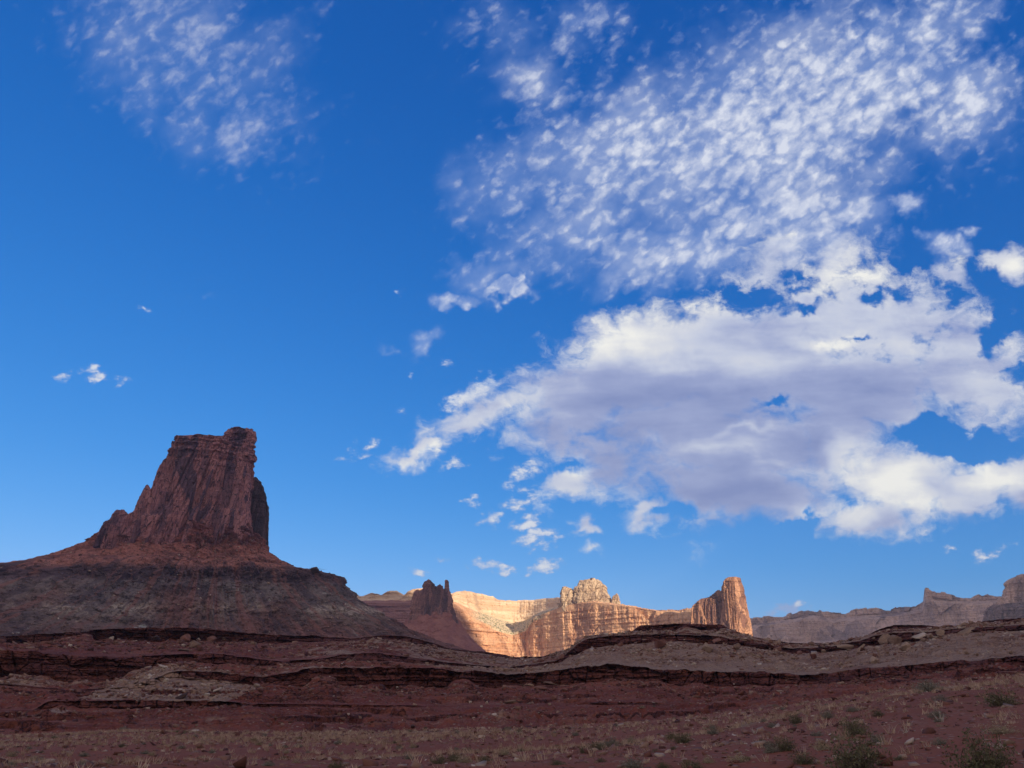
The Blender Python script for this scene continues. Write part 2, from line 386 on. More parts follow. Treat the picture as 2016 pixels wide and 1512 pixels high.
def hill_material():
    m, t, b = mat_new('ledge_rock_and_scree')
    v = coords(t); x, y, z = t.sep(v)
    tan, rock = attr(t, 'tan'), attr(t, 'rock')
    big = t.noise(v, 0.03, 4, 0.55); mid = t.noise(v, 0.25, 5, 0.6); fin = t.noise(v, 2.2, 4, 0.65)
    zz = t.mad(t.noise(v, 0.02, 2, 0.5), 6.0, z)
    band = t.noise(t.xyz(t.mul(x, 0.006), t.mul(y, 0.006), t.mul(zz, 1.0)), 1.1, 3, 0.7)
    soil = t.mix(t.smooth(big, 0.3, 0.7), (0.185, 0.050, 0.034), (0.245, 0.082, 0.052))
    soil = t.mix(t.smooth(mid, 0.45, 0.75, 0.0, 0.6), soil, (0.28, 0.130, 0.082))
    soil = t.mix(t.smooth(band, 0.5, 0.62, 0.0, 0.55), soil, (0.130, 0.036, 0.027))
    scree = t.mix(t.smooth(mid, 0.3, 0.7), (0.265, 0.160, 0.112), (0.360, 0.240, 0.165))
    scree = t.mix(t.smooth(big, 0.55, 0.7, 0.0, 0.6), scree, (0.250, 0.120, 0.075))
    mask = t.smooth(t.mad(t.sub(mid, 0.5), 0.9, tan), 0.35, 0.65)
    base = t.mix(mask, soil, scree)
    # small stones
    pv = t.voro(v, 1.5, 'F1'); pc = t.voro(v, 1.5, 'F1', out='Color')
    pr = t.sep(pc)[0]
    stone = t.mul(t.smooth(pv, 0.38, 0.22), t.smooth(pr, 0.55, 0.62))
    base = t.mix(t.mul(stone, 0.75), base, t.mix(t.sep(pc)[1], (0.18, 0.10, 0.085), (0.44, 0.33, 0.25)))
    cliff = t.mix(t.smooth(band, 0.35, 0.65), (0.085, 0.027, 0.022), (0.175, 0.058, 0.040))
    cliff = t.mix(t.smooth(mid, 0.5, 0.72, 0.0, 0.55), cliff, (0.225, 0.09, 0.06))
    cv = t.voro(t.vec('MULTIPLY', t.vec('ADD', v, t.vec('SCALE', t.noise(v, 0.5, 3, 0.6, col=True), scale=0.9)), (0.42, 0.42, 0.75)), 1.0, 'DISTANCE_TO_EDGE')
    cliff = t.mix(t.smooth(cv, 0.09, 0.02, 0.0, 0.75), cliff, (0.030, 0.012, 0.012))
    base = t.mix(t.smooth(t.mad(t.sub(fin, 0.5), 0.5, rock), 0.3, 0.6), base, cliff)
    blot = t.noise(v, 0.09, 6, 0.68)
    base = t.mix(t.smooth(blot, 0.52, 0.64, 0.0, 0.55), base, t.vec('MULTIPLY', base, (0.60, 0.50, 0.52)))
    base = t.mix(t.smooth(fin, 0.48, 0.72, 0.0, 0.75), base, t.vec('SCALE', base, scale=0.38))
    base = t.mix(t.smooth(fin, 0.44, 0.26, 0.0, 0.5), base, t.vec('SCALE', base, scale=1.5))
    t.l.new(base, b.inputs['Base Color'])
    h = t.add(t.mul(fin, 0.25), t.add(t.mul(stone, 0.25), t.add(t.mul(band, 0.35), t.mul(mid, 0.7))))
    bump(t, b, h, 1.2, 0.9)
    return m

def ground_material():
    m, t, b = mat_new('red_desert_soil')
    v = coords(t); grass = attr(t, 'grass')
    big = t.noise(v, 0.05, 4, 0.6); mid = t.noise(v, 0.7, 5, 0.6); fin = t.noise(v, 6.0, 4, 0.7)
    base = t.mix(t.smooth(big, 0.3, 0.7), (0.205, 0.062, 0.036), (0.265, 0.090, 0.052))
    base = t.mix(t.smooth(mid, 0.4, 0.75, 0.0, 0.6), base, (0.24, 0.105, 0.062))
    base = t.mix(t.smooth(t.mad(t.sub(mid, 0.5), 1.2, grass), 0.4, 0.8, 0.0, 0.75), base, (0.27, 0.20, 0.115))
    pv = t.voro(v, 5.0, 'F1'); pc = t.voro(v, 5.0, 'F1', out='Color')
    stone = t.mul(t.smooth(pv, 0.4, 0.25), t.smooth(t.sep(pc)[0], 0.62, 0.68))
    base = t.mix(t.mul(stone, 0.7), base, t.mix(t.sep(pc)[1], (0.15, 0.08, 0.07), (0.42, 0.31, 0.24)))
    base = t.mix(t.smooth(fin, 0.35, 0.75, 0.0, 0.3), base, t.vec('SCALE', base, scale=0.55))
    t.l.new(base, b.inputs['Base Color'])
    bump(t, b, t.add(t.mul(fin, 0.15), t.add(t.mul(stone, 0.3), t.mul(mid, 0.6))), 0.3, 0.8)
    return m

# ------------------------------------------------------------------ the ground: one sheet from the camera to the horizon
GB = polar([(-200,1508,38),(0,1500,38),(400,1496,37),(700,1492,36),(1000,1480,36),(1200,1467,38),(1400,1447,42),(1560,1416,50),(1700,1385,58),(1830,1358,64),(2016,1335,70),(2200,1315,75)])
GC = polar([(-200,1452,125),(0,1447,125),(150,1442,125),(260,1436,120),(400,1440,115),(650,1442,110),(1000,1436,105),(1200,1425,100),(1350,1412,95),(1500,1395,95),(1600,1380,95),(1750,1358,98),(1850,1345,100),(2016,1328,105),(2200,1310,110)])
GA = polar([(-200,1512,14),(0,1512,14),(700,1512,13.5),(1300,1512,13),(1700,1512,12.5),(2016,1512,12),(2200,1505,12)])
def behind(az, v, mean):
    w = sstep(np.abs(az), R(44), R(100)); return v * (1 - w) + mean * w
def ground_height(az, dist):
    az = np.asarray(az, float); dist = np.asarray(dist, float)
    za, zb, zc = (behind(az, pinterp(az, g[0], g[2]), m) for g, m in ((GA, 0.2), (GB, 0.4), (GC, 0.5)))
    da, db, dc = (pinterp(az, g[0], g[1]) for g in (GA, GB, GC))
    zn = np.where(dist < da, za * dist / da, np.where(dist < db, za + (zb - za) * sstep(dist, da, db) * 0.3 + (zb - za) * 0.7 * (dist - da) / (db - da),
         zb + (zc - zb) * np.clip((dist - db) / (dc - db), 0, 1)))
    zn = zn - np.clip(dist - dc - 3, 0, 1e9) ** 0.5 * 0.5 * (dist > dc + 3)
    wash = np.exp(-((dist - db * 1.12) / (0.08 * db)) ** 2) * -0.35
    X, Y = dist * np.sin(az), dist * np.cos(az)
    amp = np.clip(dist / 30, 0.05, 1.0)
    return zn + wash + amp * (0.28 * fbm(X / 14, Y / 14, 0, 3, 0.5, 11) + 0.10 * fbm(X / 2.6, Y / 2.6, 0, 3, 0.55, 21))
MGROUND = ground_material()
azf = np.concatenate([np.arange(-180, -42, 3.0), np.arange(-42, 44, 0.09), np.arange(44, 180, 3.0), [180.0]]) * math.pi / 180
dd = np.concatenate([np.geomspace(0.6, 9, 12, endpoint=False), np.geomspace(9, 130, 330, endpoint=False), np.geomspace(130, 12000, 40)])
AZ, DD = np.meshgrid(azf, dd)
Zg = ground_height(AZ, DD)
dbq = pinterp(AZ, GB[0], GB[1]); dcq = pinterp(AZ, GC[0], GC[1])
gmask = np.exp(-((DD - dbq) / (0.10 * dbq)) ** 2) * 0.9 + 0.75 * np.exp(-((DD - dcq * 0.9) / (0.12 * dcq)) ** 2) * sstep(-AZ, -0.12, 0.05)
gmask = gmask * (0.35 + 0.9 * sstep(fbm(DD * np.sin(AZ) / 5, DD * np.cos(AZ) / 5, 0, 4, 0.6, 31), -0.2, 0.3))
ground = grid_mesh('ground', np.stack([DD * np.sin(AZ), DD * np.cos(AZ), Zg], -1), MGROUND, smooth=True, attrs={'grass': gmask})
tag(ground, kind='structure')

# ------------------------------------------------------------------ the ledgy hills in front of the butte
L = {}
L['C'] = [(a, b + 3, c - 1.5) for a, b, c in [(-200,1452,125),(0,1447,125),(150,1442,125),(260,1436,120),(400,1440,115),(650,1442,110),(1000,1436,105),(1200,1425,100),(1350,1412,95),(1500,1395,95),(1600,1380,95),(1750,1358,98),(1850,1345,100),(2016,1328,105),(2200,1310,110)]]
E0 = [(-200,1400,150,2),(0,1402,150,2),(70,1400,150,4),(95,1396,150,17),(430,1394,150,14),(500,1393,150,8),(560,1392,150,6),(700,1394,148,6),(900,1392,146,2),(1130,1387,145,2),(1160,1387,145,7),(1280,1389,145,7),(1330,1390,144,2),(1500,1383,138,2),(1600,1368,130,2),(1750,1349,128,2),(1850,1338,125,2),(2016,1323,124,2),(2200,1306,125,2)]
L['E0'] = [(a, b, c) for a, b, c, h in E0]; L['E1'] = [(a, b - h, c + 1.0) for a, b, c, h in E0]
L['E'] = [(-200,1345,215),(0,1350,215),(150,1362,205),(260,1360,200),(347,1335,200),(400,1343,200),(517,1352,200),(640,1350,200),(700,1352,201),(850,1352,205),(1000,1352,205),(1100,1348,205),(1200,1338,205),(1350,1348,200),(1500,1350,195),(1600,1350,190),(1700,1341,180),(1800,1331,172),(1900,1323,165),(2016,1313,158),(2200,1295,150)]
L['F'] = [(-200,1341,217),(0,1346,217),(150,1358,207),(260,1352,203),(347,1320,203),(430,1322,203),(517,1334,203),(560,1326,203),(611,1315,204),(700,1312,204),(800,1314,207),(900,1319,208),(1000,1327,208),(1050,1324,208),(1120,1316,208),(1200,1308,208),(1300,1318,204),(1400,1322,202),(1500,1322,199),(1560,1329,197),(1620,1327,194),(1700,1316,184),(1800,1308,176),(1900,1301,169),(2016,1290,162),(2200,1272,154)]
L['G'] = [(-200,1338,235),(0,1337,235),(100,1340,235),(200,1341,232),(235,1335,232),(262,1320,235),(330,1308,238),(400,1306,240),(490,1310,240),(560,1310,240),(620,1303,240),(700,1304,245),(760,1302,250),(850,1308,260),(900,1312,260),(1000,1318,260),(1100,1308,265),(1140,1284,283),(1150,1280,285),(1200,1272,290),(1250,1266,295),(1300,1262,298),(1400,1266,300),(1480,1276,300),(1560,1288,295),(1640,1284,290),(1700,1272,282),(1730,1268,278),(1800,1262,270),(1850,1252,262),(1900,1247,255),(1960,1244,250),(2016,1240,246),(2200,1225,240)]
L['H'] = [(-200,1276,240),(0,1280,240),(60,1282,240),(130,1289,240),(200,1292,238),(262,1291,240),(330,1289,242),(380,1287,244),(440,1287,244),(490,1294,243),(540,1300,243),(600,1299,243),(640,1296,244),(680,1289,250),(740,1285,256),(800,1293,260),(850,1300,264),(900,1306,264),(1000,1314,264),(1100,1300,268),(1138,1270,287),(1150,1259,289),(1200,1252,294),(1250,1249,299),(1300,1248,302),(1400,1251,304),(1480,1263,304),(1560,1276,298),(1640,1272,293),(1690,1260,286),(1720,1249,283),(1760,1245,278),(1830,1244,270),(1850,1241,266),(1900,1237,260),(1960,1233,255),(2016,1230,250),(2200,1213,245)]
L['I'] = [(-200,1272,400),(0,1268,400),(100,1264,400),(200,1262,400),(350,1262,400),(440,1264,400),(520,1266,400),(640,1264,405),(760,1260,405),(800,1262,400),(850,1272,390),(900,1282,380),(950,1287,370),(1010,1297,360),(1070,1295,350),(1120,1278,345),(1150,1259,340),(1200,1253,336),(1250,1246,335),(1300,1241,338),(1400,1242,340),(1440,1247,338),(1500,1259,335),(1560,1268,330),(1640,1266,325),(1700,1256,318),(1730,1246,310),(1760,1240,305),(1800,1236,300),(1850,1237,296),(1900,1234,290),(1960,1226,285),(2016,1224,280),(2200,1205,275)]
L['J'] = [(-200,1258,406),(0,1252,406),(100,1249,406),(200,1240,406),(300,1237,406),(350,1236,406),(430,1240,406),(520,1248,406),(640,1253,410),(700,1257,410),(760,1250,410),(800,1252,405),(850,1265,394),(890,1279,383),(950,1281,374),(1010,1293,363),(1070,1292,353),(1120,1276,347),(1146,1262,344),(1152,1252,343),(1200,1248,340),(1242,1245,339),(1250,1236,339),(1260,1231,340),(1300,1229,342),(1400,1230,344),(1424,1231,344),(1432,1238,343),(1444,1243,342),(1500,1257,338),(1560,1265,333),(1640,1264,328),(1700,1254,321),(1726,1240,314),(1760,1230,310),(1800,1230,306),(1850,1234,301),(1900,1232,294),(1940,1222,292),(1960,1219,289),(2016,1217,284),(2200,1198,280)]

def profile_loft(names, spec, az, wob, seed, scale=1.0):
    """Raises a hillside through surveyed contour lines: spec = rows and kind ('slope' or 'cliff') between successive lines."""
    D_, Z_ = {}, {}
    for k in names:
        a, d, z = polar(L[k]); D_[k] = pinterp(az, a, d); Z_[k] = pinterp(az, a, z)
    rows, kinds, tt, seg = [], [], [], []
    for q, (n, kind) in enumerate(spec):
        for i in range(n):
            rows.append((q, i / n))
    rows.append((len(spec) - 1, 1.0))
    DD = np.zeros((len(rows), len(az))); ZZ = np.zeros_like(DD); CL = np.zeros_like(DD); SL = np.zeros_like(DD)
    arc = az * 200.0
    for i_, k in enumerate(names):                         # bays and noses of each ledge
        w = wob.get(k, 0.0)
        if w: D_[k] = D_[k] + w * fbm(arc / 16 / scale, 3.3 + seed + i_ // 2, 0, 5, 0.55, seed + 40)
    for q, (n, kind) in enumerate(spec):                   # debris buries the feet of the ledges here and there, their lips rise and fall
        if kind == 'cliff':
            hgt = Z_[names[q + 1]] - Z_[names[q]]
            bury = (0.25 if q == 5 else 1.0) * np.clip(fbm(arc / 11, 1.7 * q, 0, 3, 0.5, seed + 60) * 1.9 - 0.45, 0, 0.8) + 0.22 * fbm(arc / 4, 1.7 * q, 0, 3, 0.5, seed + 62)
            Z_[names[q]] = Z_[names[q]] + bury * hgt
            Z_[names[q + 1]] = Z_[names[q + 1]] + np.clip(hgt, 0, 3.5) * (0.16 * fbm(arc / 7, 5.1 * q, 0, 4, 0.6, seed + 70) + 0.10 * fbm(arc / 1.8, 5.1 * q, 0, 3, 0.6, seed + 75))
    for r, (q, t) in enumerate(rows):
        k0, k1 = names[q], names[q + 1]
        DD[r] = D_[k0] + (D_[k1] - D_[k0]) * t; ZZ[r] = Z_[k0] + (Z_[k1] - Z_[k0]) * t
        win = math.sin(math.pi * min(1, max(0, t)))
        h = np.abs(Z_[k1] - Z_[k0])
        if spec[q][1] == 'cliff':
            CL[r] = np.minimum(1, 0.25 + win * 1.6) * np.minimum(1, h / (0.9 * scale)) if 0 < t else 0.15 * np.minimum(1, h / (0.9 * scale))
        else:
            SL[r] = min(1, win * 2.5)
    return DD, ZZ, CL, SL, rows
HN = ['C', 'E0', 'E1', 'E', 'F', 'G', 'H', 'I', 'J']
HS = [(100, 'slope'), (20, 'cliff'), (80, 'slope'), (50, 'cliff'), (80, 'slope'), (50, 'cliff'), (60, 'slope'), (28, 'cliff')]
az = np.arange(-41, 43, 0.036) * math.pi / 180
DDh, ZZh, CLh, SLh, rows = profile_loft(HN, HS, az, {'E0': 1.2, 'E1': 1.2, 'E': 2.6, 'F': 2.6, 'G': 3.6, 'H': 3.6, 'I': 5.0, 'J': 5.0}, 3)
AZh = np.broadcast_to(az, DDh.shape)
X, Y = DDh * np.sin(AZh), DDh * np.cos(AZh)
arc = AZh * 220.0
# beds of hard rock stand out, joints cut them into blocks
zw = ZZh + 0.6 * fbm(X / 40, Y / 40, 0, 2, 0.5, 61)
bed = fbm(zw * 1.25, 0.3 + 0 * zw, arc * 0.012, 3, 0.75, 71)
bv, be = cells(arc / 3.0 + 0.5 * vnoise(arc / 2, zw, 0, 5), zw / 0.8 + 0.3 * vnoise(arc / 4, zw, 0, 6), 81)
bv2, be2 = cells(arc / 7.5 + 0.6 * fbm(arc / 6, zw / 3, 0, 3, 0.5, 7), zw / 5.0, 91)
bed2 = fbm(zw * 0.42, 0.7 + 0 * zw, arc * 0.008, 2, 0.5, 75)
jv, je = cells(arc / 4.2 + 0.8 * fbm(arc / 9, 0.4, 0, 2, 0.5, 8), zw / 9.0, 97)
push = 1.5 * bed + 2.6 * bed2 + 1.5 * (bv - 0.5) + 2.6 * (bv2 - 0.5) + 2.6 * (jv - 0.5) - 1.6 * (1 - sstep(je, 0.0, 0.10)) * (jv > 0.35) - 0.3 * (1 - sstep(be, 0.0, 0.12)) - 0.9 * (1 - sstep(be2, 0.0, 0.05)) + 0.7 * fbm(arc / 2, zw / 2, 0, 4, 0.6, 95)
DDh = DDh - push * CLh * np.clip(DDh / 240, 0.55, 1.4)
# slopes: rills, hummocks, thin hard bands
ribs = fbm(arc / 5.0, DDh / 30, 0, 4, 0.55, 101, True)
hum = fbm(X / 9, Y / 9, 0, 4, 0.55, 111)
ZZh = ZZh + SLh * (0.6 * (ribs - 0.2) + 0.8 * hum + 0.40 * fbm(X / 1.7, Y / 1.7, 0, 3, 0.6, 121))
rv, re_ = cells(X / 1.3, Y / 2.6, 161); rv2, re2 = cells(X / 3.2, Y / 6.0, 165)
rocky = sstep(fbm(X / 14, Y / 22, 0, 4, 0.6, 171), -0.15, 0.35)
ZZh = ZZh + SLh * rocky * (0.55 * np.clip(rv - 0.55, 0, 1) * sstep(re_, 0.02, 0.25) + 1.3 * np.clip(rv2 - 0.66, 0, 1) * sstep(re2, 0.02, 0.2)) * np.clip(DDh / 200, 0.4, 1.5)
th = 1.15
qz = (ZZh + 1.7 * fbm(X / 18, Y / 18, 0, 4, 0.5, 131)) / th
fz = qz - np.floor(qz)
step = th * (sstep(fz, 0.55, 0.95) - fz)
patch = sstep(fbm(X / 13, Y / 13, ZZh / 3, 3, 0.55, 141), -0.05, 0.25)
rowq = np.array([q for q, t in rows])[:, None]; rowt = np.array([t for q, t in rows])[:, None]
low = np.where(rowq <= 2, 1.0, np.where(rowq == 4, 0.6, 0.9))
ZZh = ZZh + SLh * step * patch * low * 0.95
steep = SLh * patch * low * ((fz > 0.55) & (fz < 0.97))
# broken edges: lips of the ledges are notched block by block
lipn = 0.55 * (cells(arc / 2.3, 0 * arc + 0.3, 151)[0] - 0.5) + 0.5 * fbm(arc / 3, 0 * arc, 0, 4, 0.6, 155)
for q_ in (1, 3, 5, 7):
    sel = (rowq == q_) & (rowt > 0.35)
    hh = np.clip(CLh, 0, 1)
    ZZh = ZZh + np.where(sel, lipn * sstep(rowt, 0.35, 1.0) * hh, 0)
lip7 = (rowq == 7) & (rowt > 0.99)
# what lies on top: tan scree on benches and on the fan, red soil below
ptx = (FPX * np.tan(AZh)) + CX
tan_ = np.where(rowq == 4, 0.75, np.where(rowq == 6, 0.55, np.where(rowq == 2, 0.10, 0.12)))
tan_ = tan_ + np.where((rowq == 6) | (rowq == 4), 0.25 * sstep(ptx, 850, 1100) - 0.25 * sstep(ptx, 900, 500), 0)
tan_ = tan_ + 0.60 * fbm(X / 14, Y / 14, 0, 4, 0.6, 181) - np.where(rowq == 4, 0.3 * sstep(ptx, 380, 520) * (1 - sstep(ptx, 780, 900)), 0)
fan = np.clip(1 - np.abs((ptx - 310) / (40 + 130 * (1 - rowt))), 0, 1) * (rowq == 2)
def sighted(x, y, z):
    d = np.stack([x, y, z - EYE], -1); f = d @ Fv
    return CX + FPX * d[..., 0] / f, CY - FPX * (d @ Uv) / f
ptx2, pty2 = sighted(DDh * np.sin(AZh), DDh * np.cos(AZh), ZZh)
def inside(poly, x, y):
    s = np.full(x.shape, 1e9)
    for (x0, y0), (x1, y1) in zip(poly, poly[1:] + poly[:1]):
        s = np.minimum(s, ((x1 - x0) * (y - y0) - (y1 - y0) * (x - x0)) / math.hypot(x1 - x0, y1 - y0))
    return s
fn = 7 * fbm(ptx2 / 22, pty2 / 6, 0, 4, 0.6, 191)
fanm = np.maximum(inside([(328, 1306), (345, 1326), (420, 1381), (150, 1376)], ptx2, pty2 + fn * 0.5), inside([(340, 1326), (525, 1352), (440, 1382), (300, 1382)], ptx2, pty2 + fn * 0.5))
fanm = sstep(fanm, -1.5, 2.5) * (rowq >= 2) * (rowq <= 4)
tan_ = tan_ + 1.1 * fanm; CLh = CLh * (1 - 0.9 * fanm)
tan_ = np.where(rowq == 0, tan_ + 0.35 * sstep(-ZZh, 1.5, 4.0), tan_)
tan_ = np.where((rowq == 6), tan_ - 0.35 * sstep(ptx, 800, 300), tan_)
rock_ = np.clip(CLh * 1.4 + 0.75 * steep, 0, 1)
# the far side falls away
bd = np.array([6, 20, 60, 160, 420])[:, None]
DDb = DDh[-1][None, :] + bd; ZZb = ZZh[-1][None, :] - np.array([0.3, 2, 9, 26, 60])[:, None]
DDa = np.vstack([DDh, DDb]); ZZa = np.vstack([ZZh, ZZb])
ex = np.zeros_like(DDb)
AZa = np.broadcast_to(az, DDa.shape)
MHILL = hill_material()
hills = grid_mesh('hills', np.stack([DDa * np.sin(AZa), DDa * np.cos(AZa), ZZa], -1), MHILL, attrs={'tan': np.vstack([tan_, ex + 0.5]), 'rock': np.vstack([rock_, ex])})
tag(hills, kind='structure')
# ------------------------------------------------------------------ big rock: materials
def cliff_material(name, pale, mid_, dark, varnish, strata_scale=0.12, streak=(0.09, 0.012), streak_amt=0.6, scale=1.0, bump_d=4.0, zone=None, plate=0.6, crack=0.6, aspect=0.22):
    """Sandstone: colour by bed (z), vertical streaks of desert varnish, broken patches."""
    m, t, b = mat_new(name)
    v = coords(t); x, y, z = t.sep(v)
    wob = t.noise(v, 0.01 / scale, 3, 0.5)
    zz = t.mad(wob, 14.0 * scale, z)
    bed = t.noise(t.xyz(t.mul(x, 0.002), t.mul(y, 0.002), t.mul(zz, strata_scale)), 1.0, 5, 0.7)
    patch = t.noise(v, 0.035 / scale, 5, 0.6)
    fin = t.noise(v, 0.35 / scale, 4, 0.65)
    sv = t.xyz(t.mul(x, streak[0]), t.mul(y, streak[0]), t.mul(z, streak[1]))
    stk = t.noise(sv, 1.0, 6, 0.62)
    base = t.mix(t.smooth(bed, 0.38, 0.62), mid_, pale)
    base = t.mix(t.smooth(patch, 0.5, 0.7, 0.0, 0.55), base, dark)
    vst = t.mul(t.smooth(stk, 0.50, 0.66), streak_amt)
    base = t.mix(vst, base, varnish)
    jit = t.vec('SCALE', t.noise(v, 0.05 / scale, 4, 0.6, col=True), scale=9.0 * scale)
    pvv = t.vec('MULTIPLY', t.vec('ADD', v, jit), (0.055 / scale, 0.055 / scale, 0.055 * aspect / scale))
    pr = t.sep(t.voro(pvv, 1.0, 'F1', out='Color'))                       # slabs spalled off at different times
    base = t.mix(t.smooth(pr[0], 0.55, 0.75, 0.0, plate), base, varnish)
    base = t.mix(t.smooth(pr[1], 0.62, 0.80, 0.0, plate), base, tuple(min(0.8, c * 1.15) for c in pale))
    ck = t.voro(t.vec('MULTIPLY', t.vec('ADD', v, jit), (0.10 / scale, 0.10 / scale, 0.10 * aspect / scale)), 1.0, 'DISTANCE_TO_EDGE')
    base = t.mix(t.smooth(ck, 0.050, 0.012, 0.0, crack), base, tuple(c * 0.35 for c in varnish))
    base = t.mix(t.smooth(fin, 0.46, 0.70, 0.0, 0.6), base, t.vec('SCALE', base, scale=0.45))
    if zone is not None:
        base = zone(t, v, base, bed, patch, fin, stk)
    t.l.new(base, b.inputs['Base Color'])
    bump(t, b, t.add(t.mul(fin, 0.5), t.add(t.mul(stk, 0.35), t.add(t.mul(pr[2], 0.5), t.mul(bed, 0.5)))), bump_d, 0.8)
    return m

def axis_frame(x, y, dist):
    p = place(x, y, dist); a = math.atan2(p[0], p[1])
    e1 = np.array((math.cos(a), -math.sin(a), 0)); e2 = np.array((math.sin(a), math.cos(a), 0))
    return p, e1, e2

def tower_loft(name, rows, dist, xref, mat, parent, base, nr=260, nt=420, expo=4.0, push=None, turn=0.0, jag=0.0, seed=0, top_rough=2.0):
    """A free-standing rock: rows = (y, left x, right x, half depth, set back), from the top down."""
    a = np.array(rows, float)
    zs = place(np.full(len(a), xref), a[:, 0], dist)[:, 2]
    p0, e1, e2 = axis_frame(xref, 1200, dist)
    lat = lambda x, y: place(x, y, np.full(len(a), dist)) @ e1
    xl, xr = lat(a[:, 1], a[:, 0]), lat(a[:, 2], a[:, 0])
    mpp = dist / FPX
    zq = np.concatenate([np.linspace(zs[0], zs[-1], nr)])
    o = np.argsort(zs)
    it = lambda f: np.interp(zq, zs[o], f[o])
    XL, XR, HB, SB = it(xl), it(xr), it(a[:, 3]), it(a[:, 4])
    th = np.linspace(0, 2 * math.pi, nt, endpoint=False)
    c, s = np.cos(th), np.sin(th)
    k = (np.abs(c) ** expo + np.abs(s) ** expo) ** (-1 / expo)
    ux, uy = c * k, s * k
    if turn:
        ux, uy = ux * math.cos(turn) - uy * math.sin(turn), ux * math.sin(turn) + uy * math.cos(turn)
        ux, uy = ux / np.abs(ux).max(), uy / np.abs(uy).max()
        c, s = c * math.cos(turn) - s * math.sin(turn), c * math.sin(turn) + s * math.cos(turn)
    A = (XR - XL)[:, None] / 2; CC = (XR + XL)[:, None] / 2
    px = CC + A * ux[None]; py = SB[:, None] + HB[:, None] * uy[None]
    ZZ = np.broadcast_to(zq[:, None], px.shape).copy()
    nx, ny = c[None] * np.ones_like(px), s[None] * np.ones_like(px)
    if push is not None:
        d = push(px, py, ZZ, (zq[0] - ZZ) / (zq[0] - zq[-1]))
        fade = np.clip(np.minimum(A, HB[:, None]) / 12.0, 0.1, 1)
        px = px + nx * d * fade; py = py + ny * d * fade
    ZZ = ZZ + jag * fbm(px / (5 * mpp), py / (5 * mpp), 0, 3, 0.5, seed + 9) * (1 - np.linspace(0, 1, nr))[:, None] ** 3
    # close the top with shrinking rings
    ctr = np.stack([px[0].mean(), py[0].mean()])
    rings = []
    for f in (0.15, 0.45, 0.8):
        q = 1 - f
        rz = ZZ[0] + top_rough * mpp * (f * 0.8 + fbm(px[0] * q / (6 * mpp), py[0] * q / (6 * mpp), 3.3, 3, 0.5, seed) * f)
        rings.append(np.stack([ctr[0] + (px[0] - ctr[0]) * q, ctr[1] + (py[0] - ctr[1]) * q, rz], -1))
    rings.append(np.broadcast_to(np.array([ctr[0], ctr[1], ZZ[0].mean() + top_rough * mpp]), (nt, 3)))
    Q = np.concatenate([np.stack(rings[::-1]), np.stack([px, py, ZZ], -1)])
    org2 = p0[:2] - e2[:2] * 0
    lateral0 = p0 @ e1
    W3 = np.zeros_like(Q)
    W3[..., 0] = e1[0] * Q[..., 0] + e2[0] * (dist + Q[..., 1]); W3[..., 1] = e1[1] * Q[..., 0] + e2[1] * (dist + Q[..., 1]); W3[..., 2] = Q[..., 2]
    return grid_mesh(name, W3[::-1], mat, wrap=True, parent=parent, origin=base)

def wall_loft(name, lines, spec, x0, x1, mat, parent, base, step=0.036, cliffpush=None, slope=None, wob=None, back=None, attrs=None, refd=3000.0, jag=0.0):
    """A long escarpment raised through its surveyed contour lines, falling away behind its crest."""
    az = np.arange(math.degrees(math.atan((x0 - CX) / FPX)), math.degrees(math.atan((x1 - CX) / FPX)), step) * math.pi / 180
    D_, Z_ = [], []
    for ln in lines:
        a, d, z = polar(ln)
        h = 0.0012
        f = lambda v: (np.interp(az - h, a, v) + 2 * np.interp(az, a, v) + np.interp(az + h, a, v)) / 4
        D_.append(f(d)); Z_.append(f(z))
    arc = az * refd
    if jag:
        Z_[-1] = Z_[-1] + jag * ((cells(arc / 26, 0 * arc + 0.3, 351)[0] - 0.5) * 1.2 + fbm(arc / 40, 0.4, 0, 4, 0.6, 353))
    if wob:
        for i, (amp, sz) in enumerate(wob):
            if amp: D_[i] = D_[i] + amp * fbm(arc / sz, 0.7, 0, 5, 0.55, 301)
    DD, ZZ, CL, RQ, RT = [], [], [], [], []
    for q, (n, kind) in enumerate(spec):
        for i in range(n + (q == len(spec) - 1)):
            t = i / n
            DD.append(D_[q] + (D_[q + 1] - D_[q]) * t); ZZ.append(Z_[q] + (Z_[q + 1] - Z_[q]) * t)
            w = min(1.0, 0.25 + 1.6 * math.sin(math.pi * min(t, 1)))
            CL.append(np.full(len(az), w if kind == 'cliff' else 0.0)); RQ.append(q); RT.append(t)
    DD, ZZ, CL = np.array(DD), np.array(ZZ), np.array(CL)
    RQ, RT = np.array(RQ)[:, None], np.array(RT)[:, None]
    AZ = np.broadcast_to(az, DD.shape); ARC = AZ * refd
    if cliffpush is not None: DD = DD - cliffpush(ARC, ZZ, RQ, RT) * CL
    if slope is not None: ZZ = ZZ + slope(ARC, DD, RQ, RT) * (CL == 0)
    at = {k: f(AZ, ARC, DD, ZZ, RQ, RT) for k, f in (attrs or {}).items()}
    bk = np.array(back or [(60, -2), (250, -12), (700, -60), (760, -260), (800, -480)], float)
    DB = DD[-1][None] + bk[:, :1]; ZB = ZZ[-1][None] + bk[:, 1:] + 4 * fbm(ARC[:1] / 60, bk[:, :1] / 80, 0, 3, 0.5, 333)
    DD, ZZ = np.vstack([DD, DB]), np.vstack([ZZ, ZB])
    AZ = np.broadcast_to(az, DD.shape)
    at = {k: np.vstack([v, np.repeat(v[-1:], len(bk), 0)]) for k, v in at.items()}
    return grid_mesh(name, np.stack([DD * np.sin(AZ), DD * np.cos(AZ), ZZ], -1), mat, parent=parent, origin=base, attrs=at)

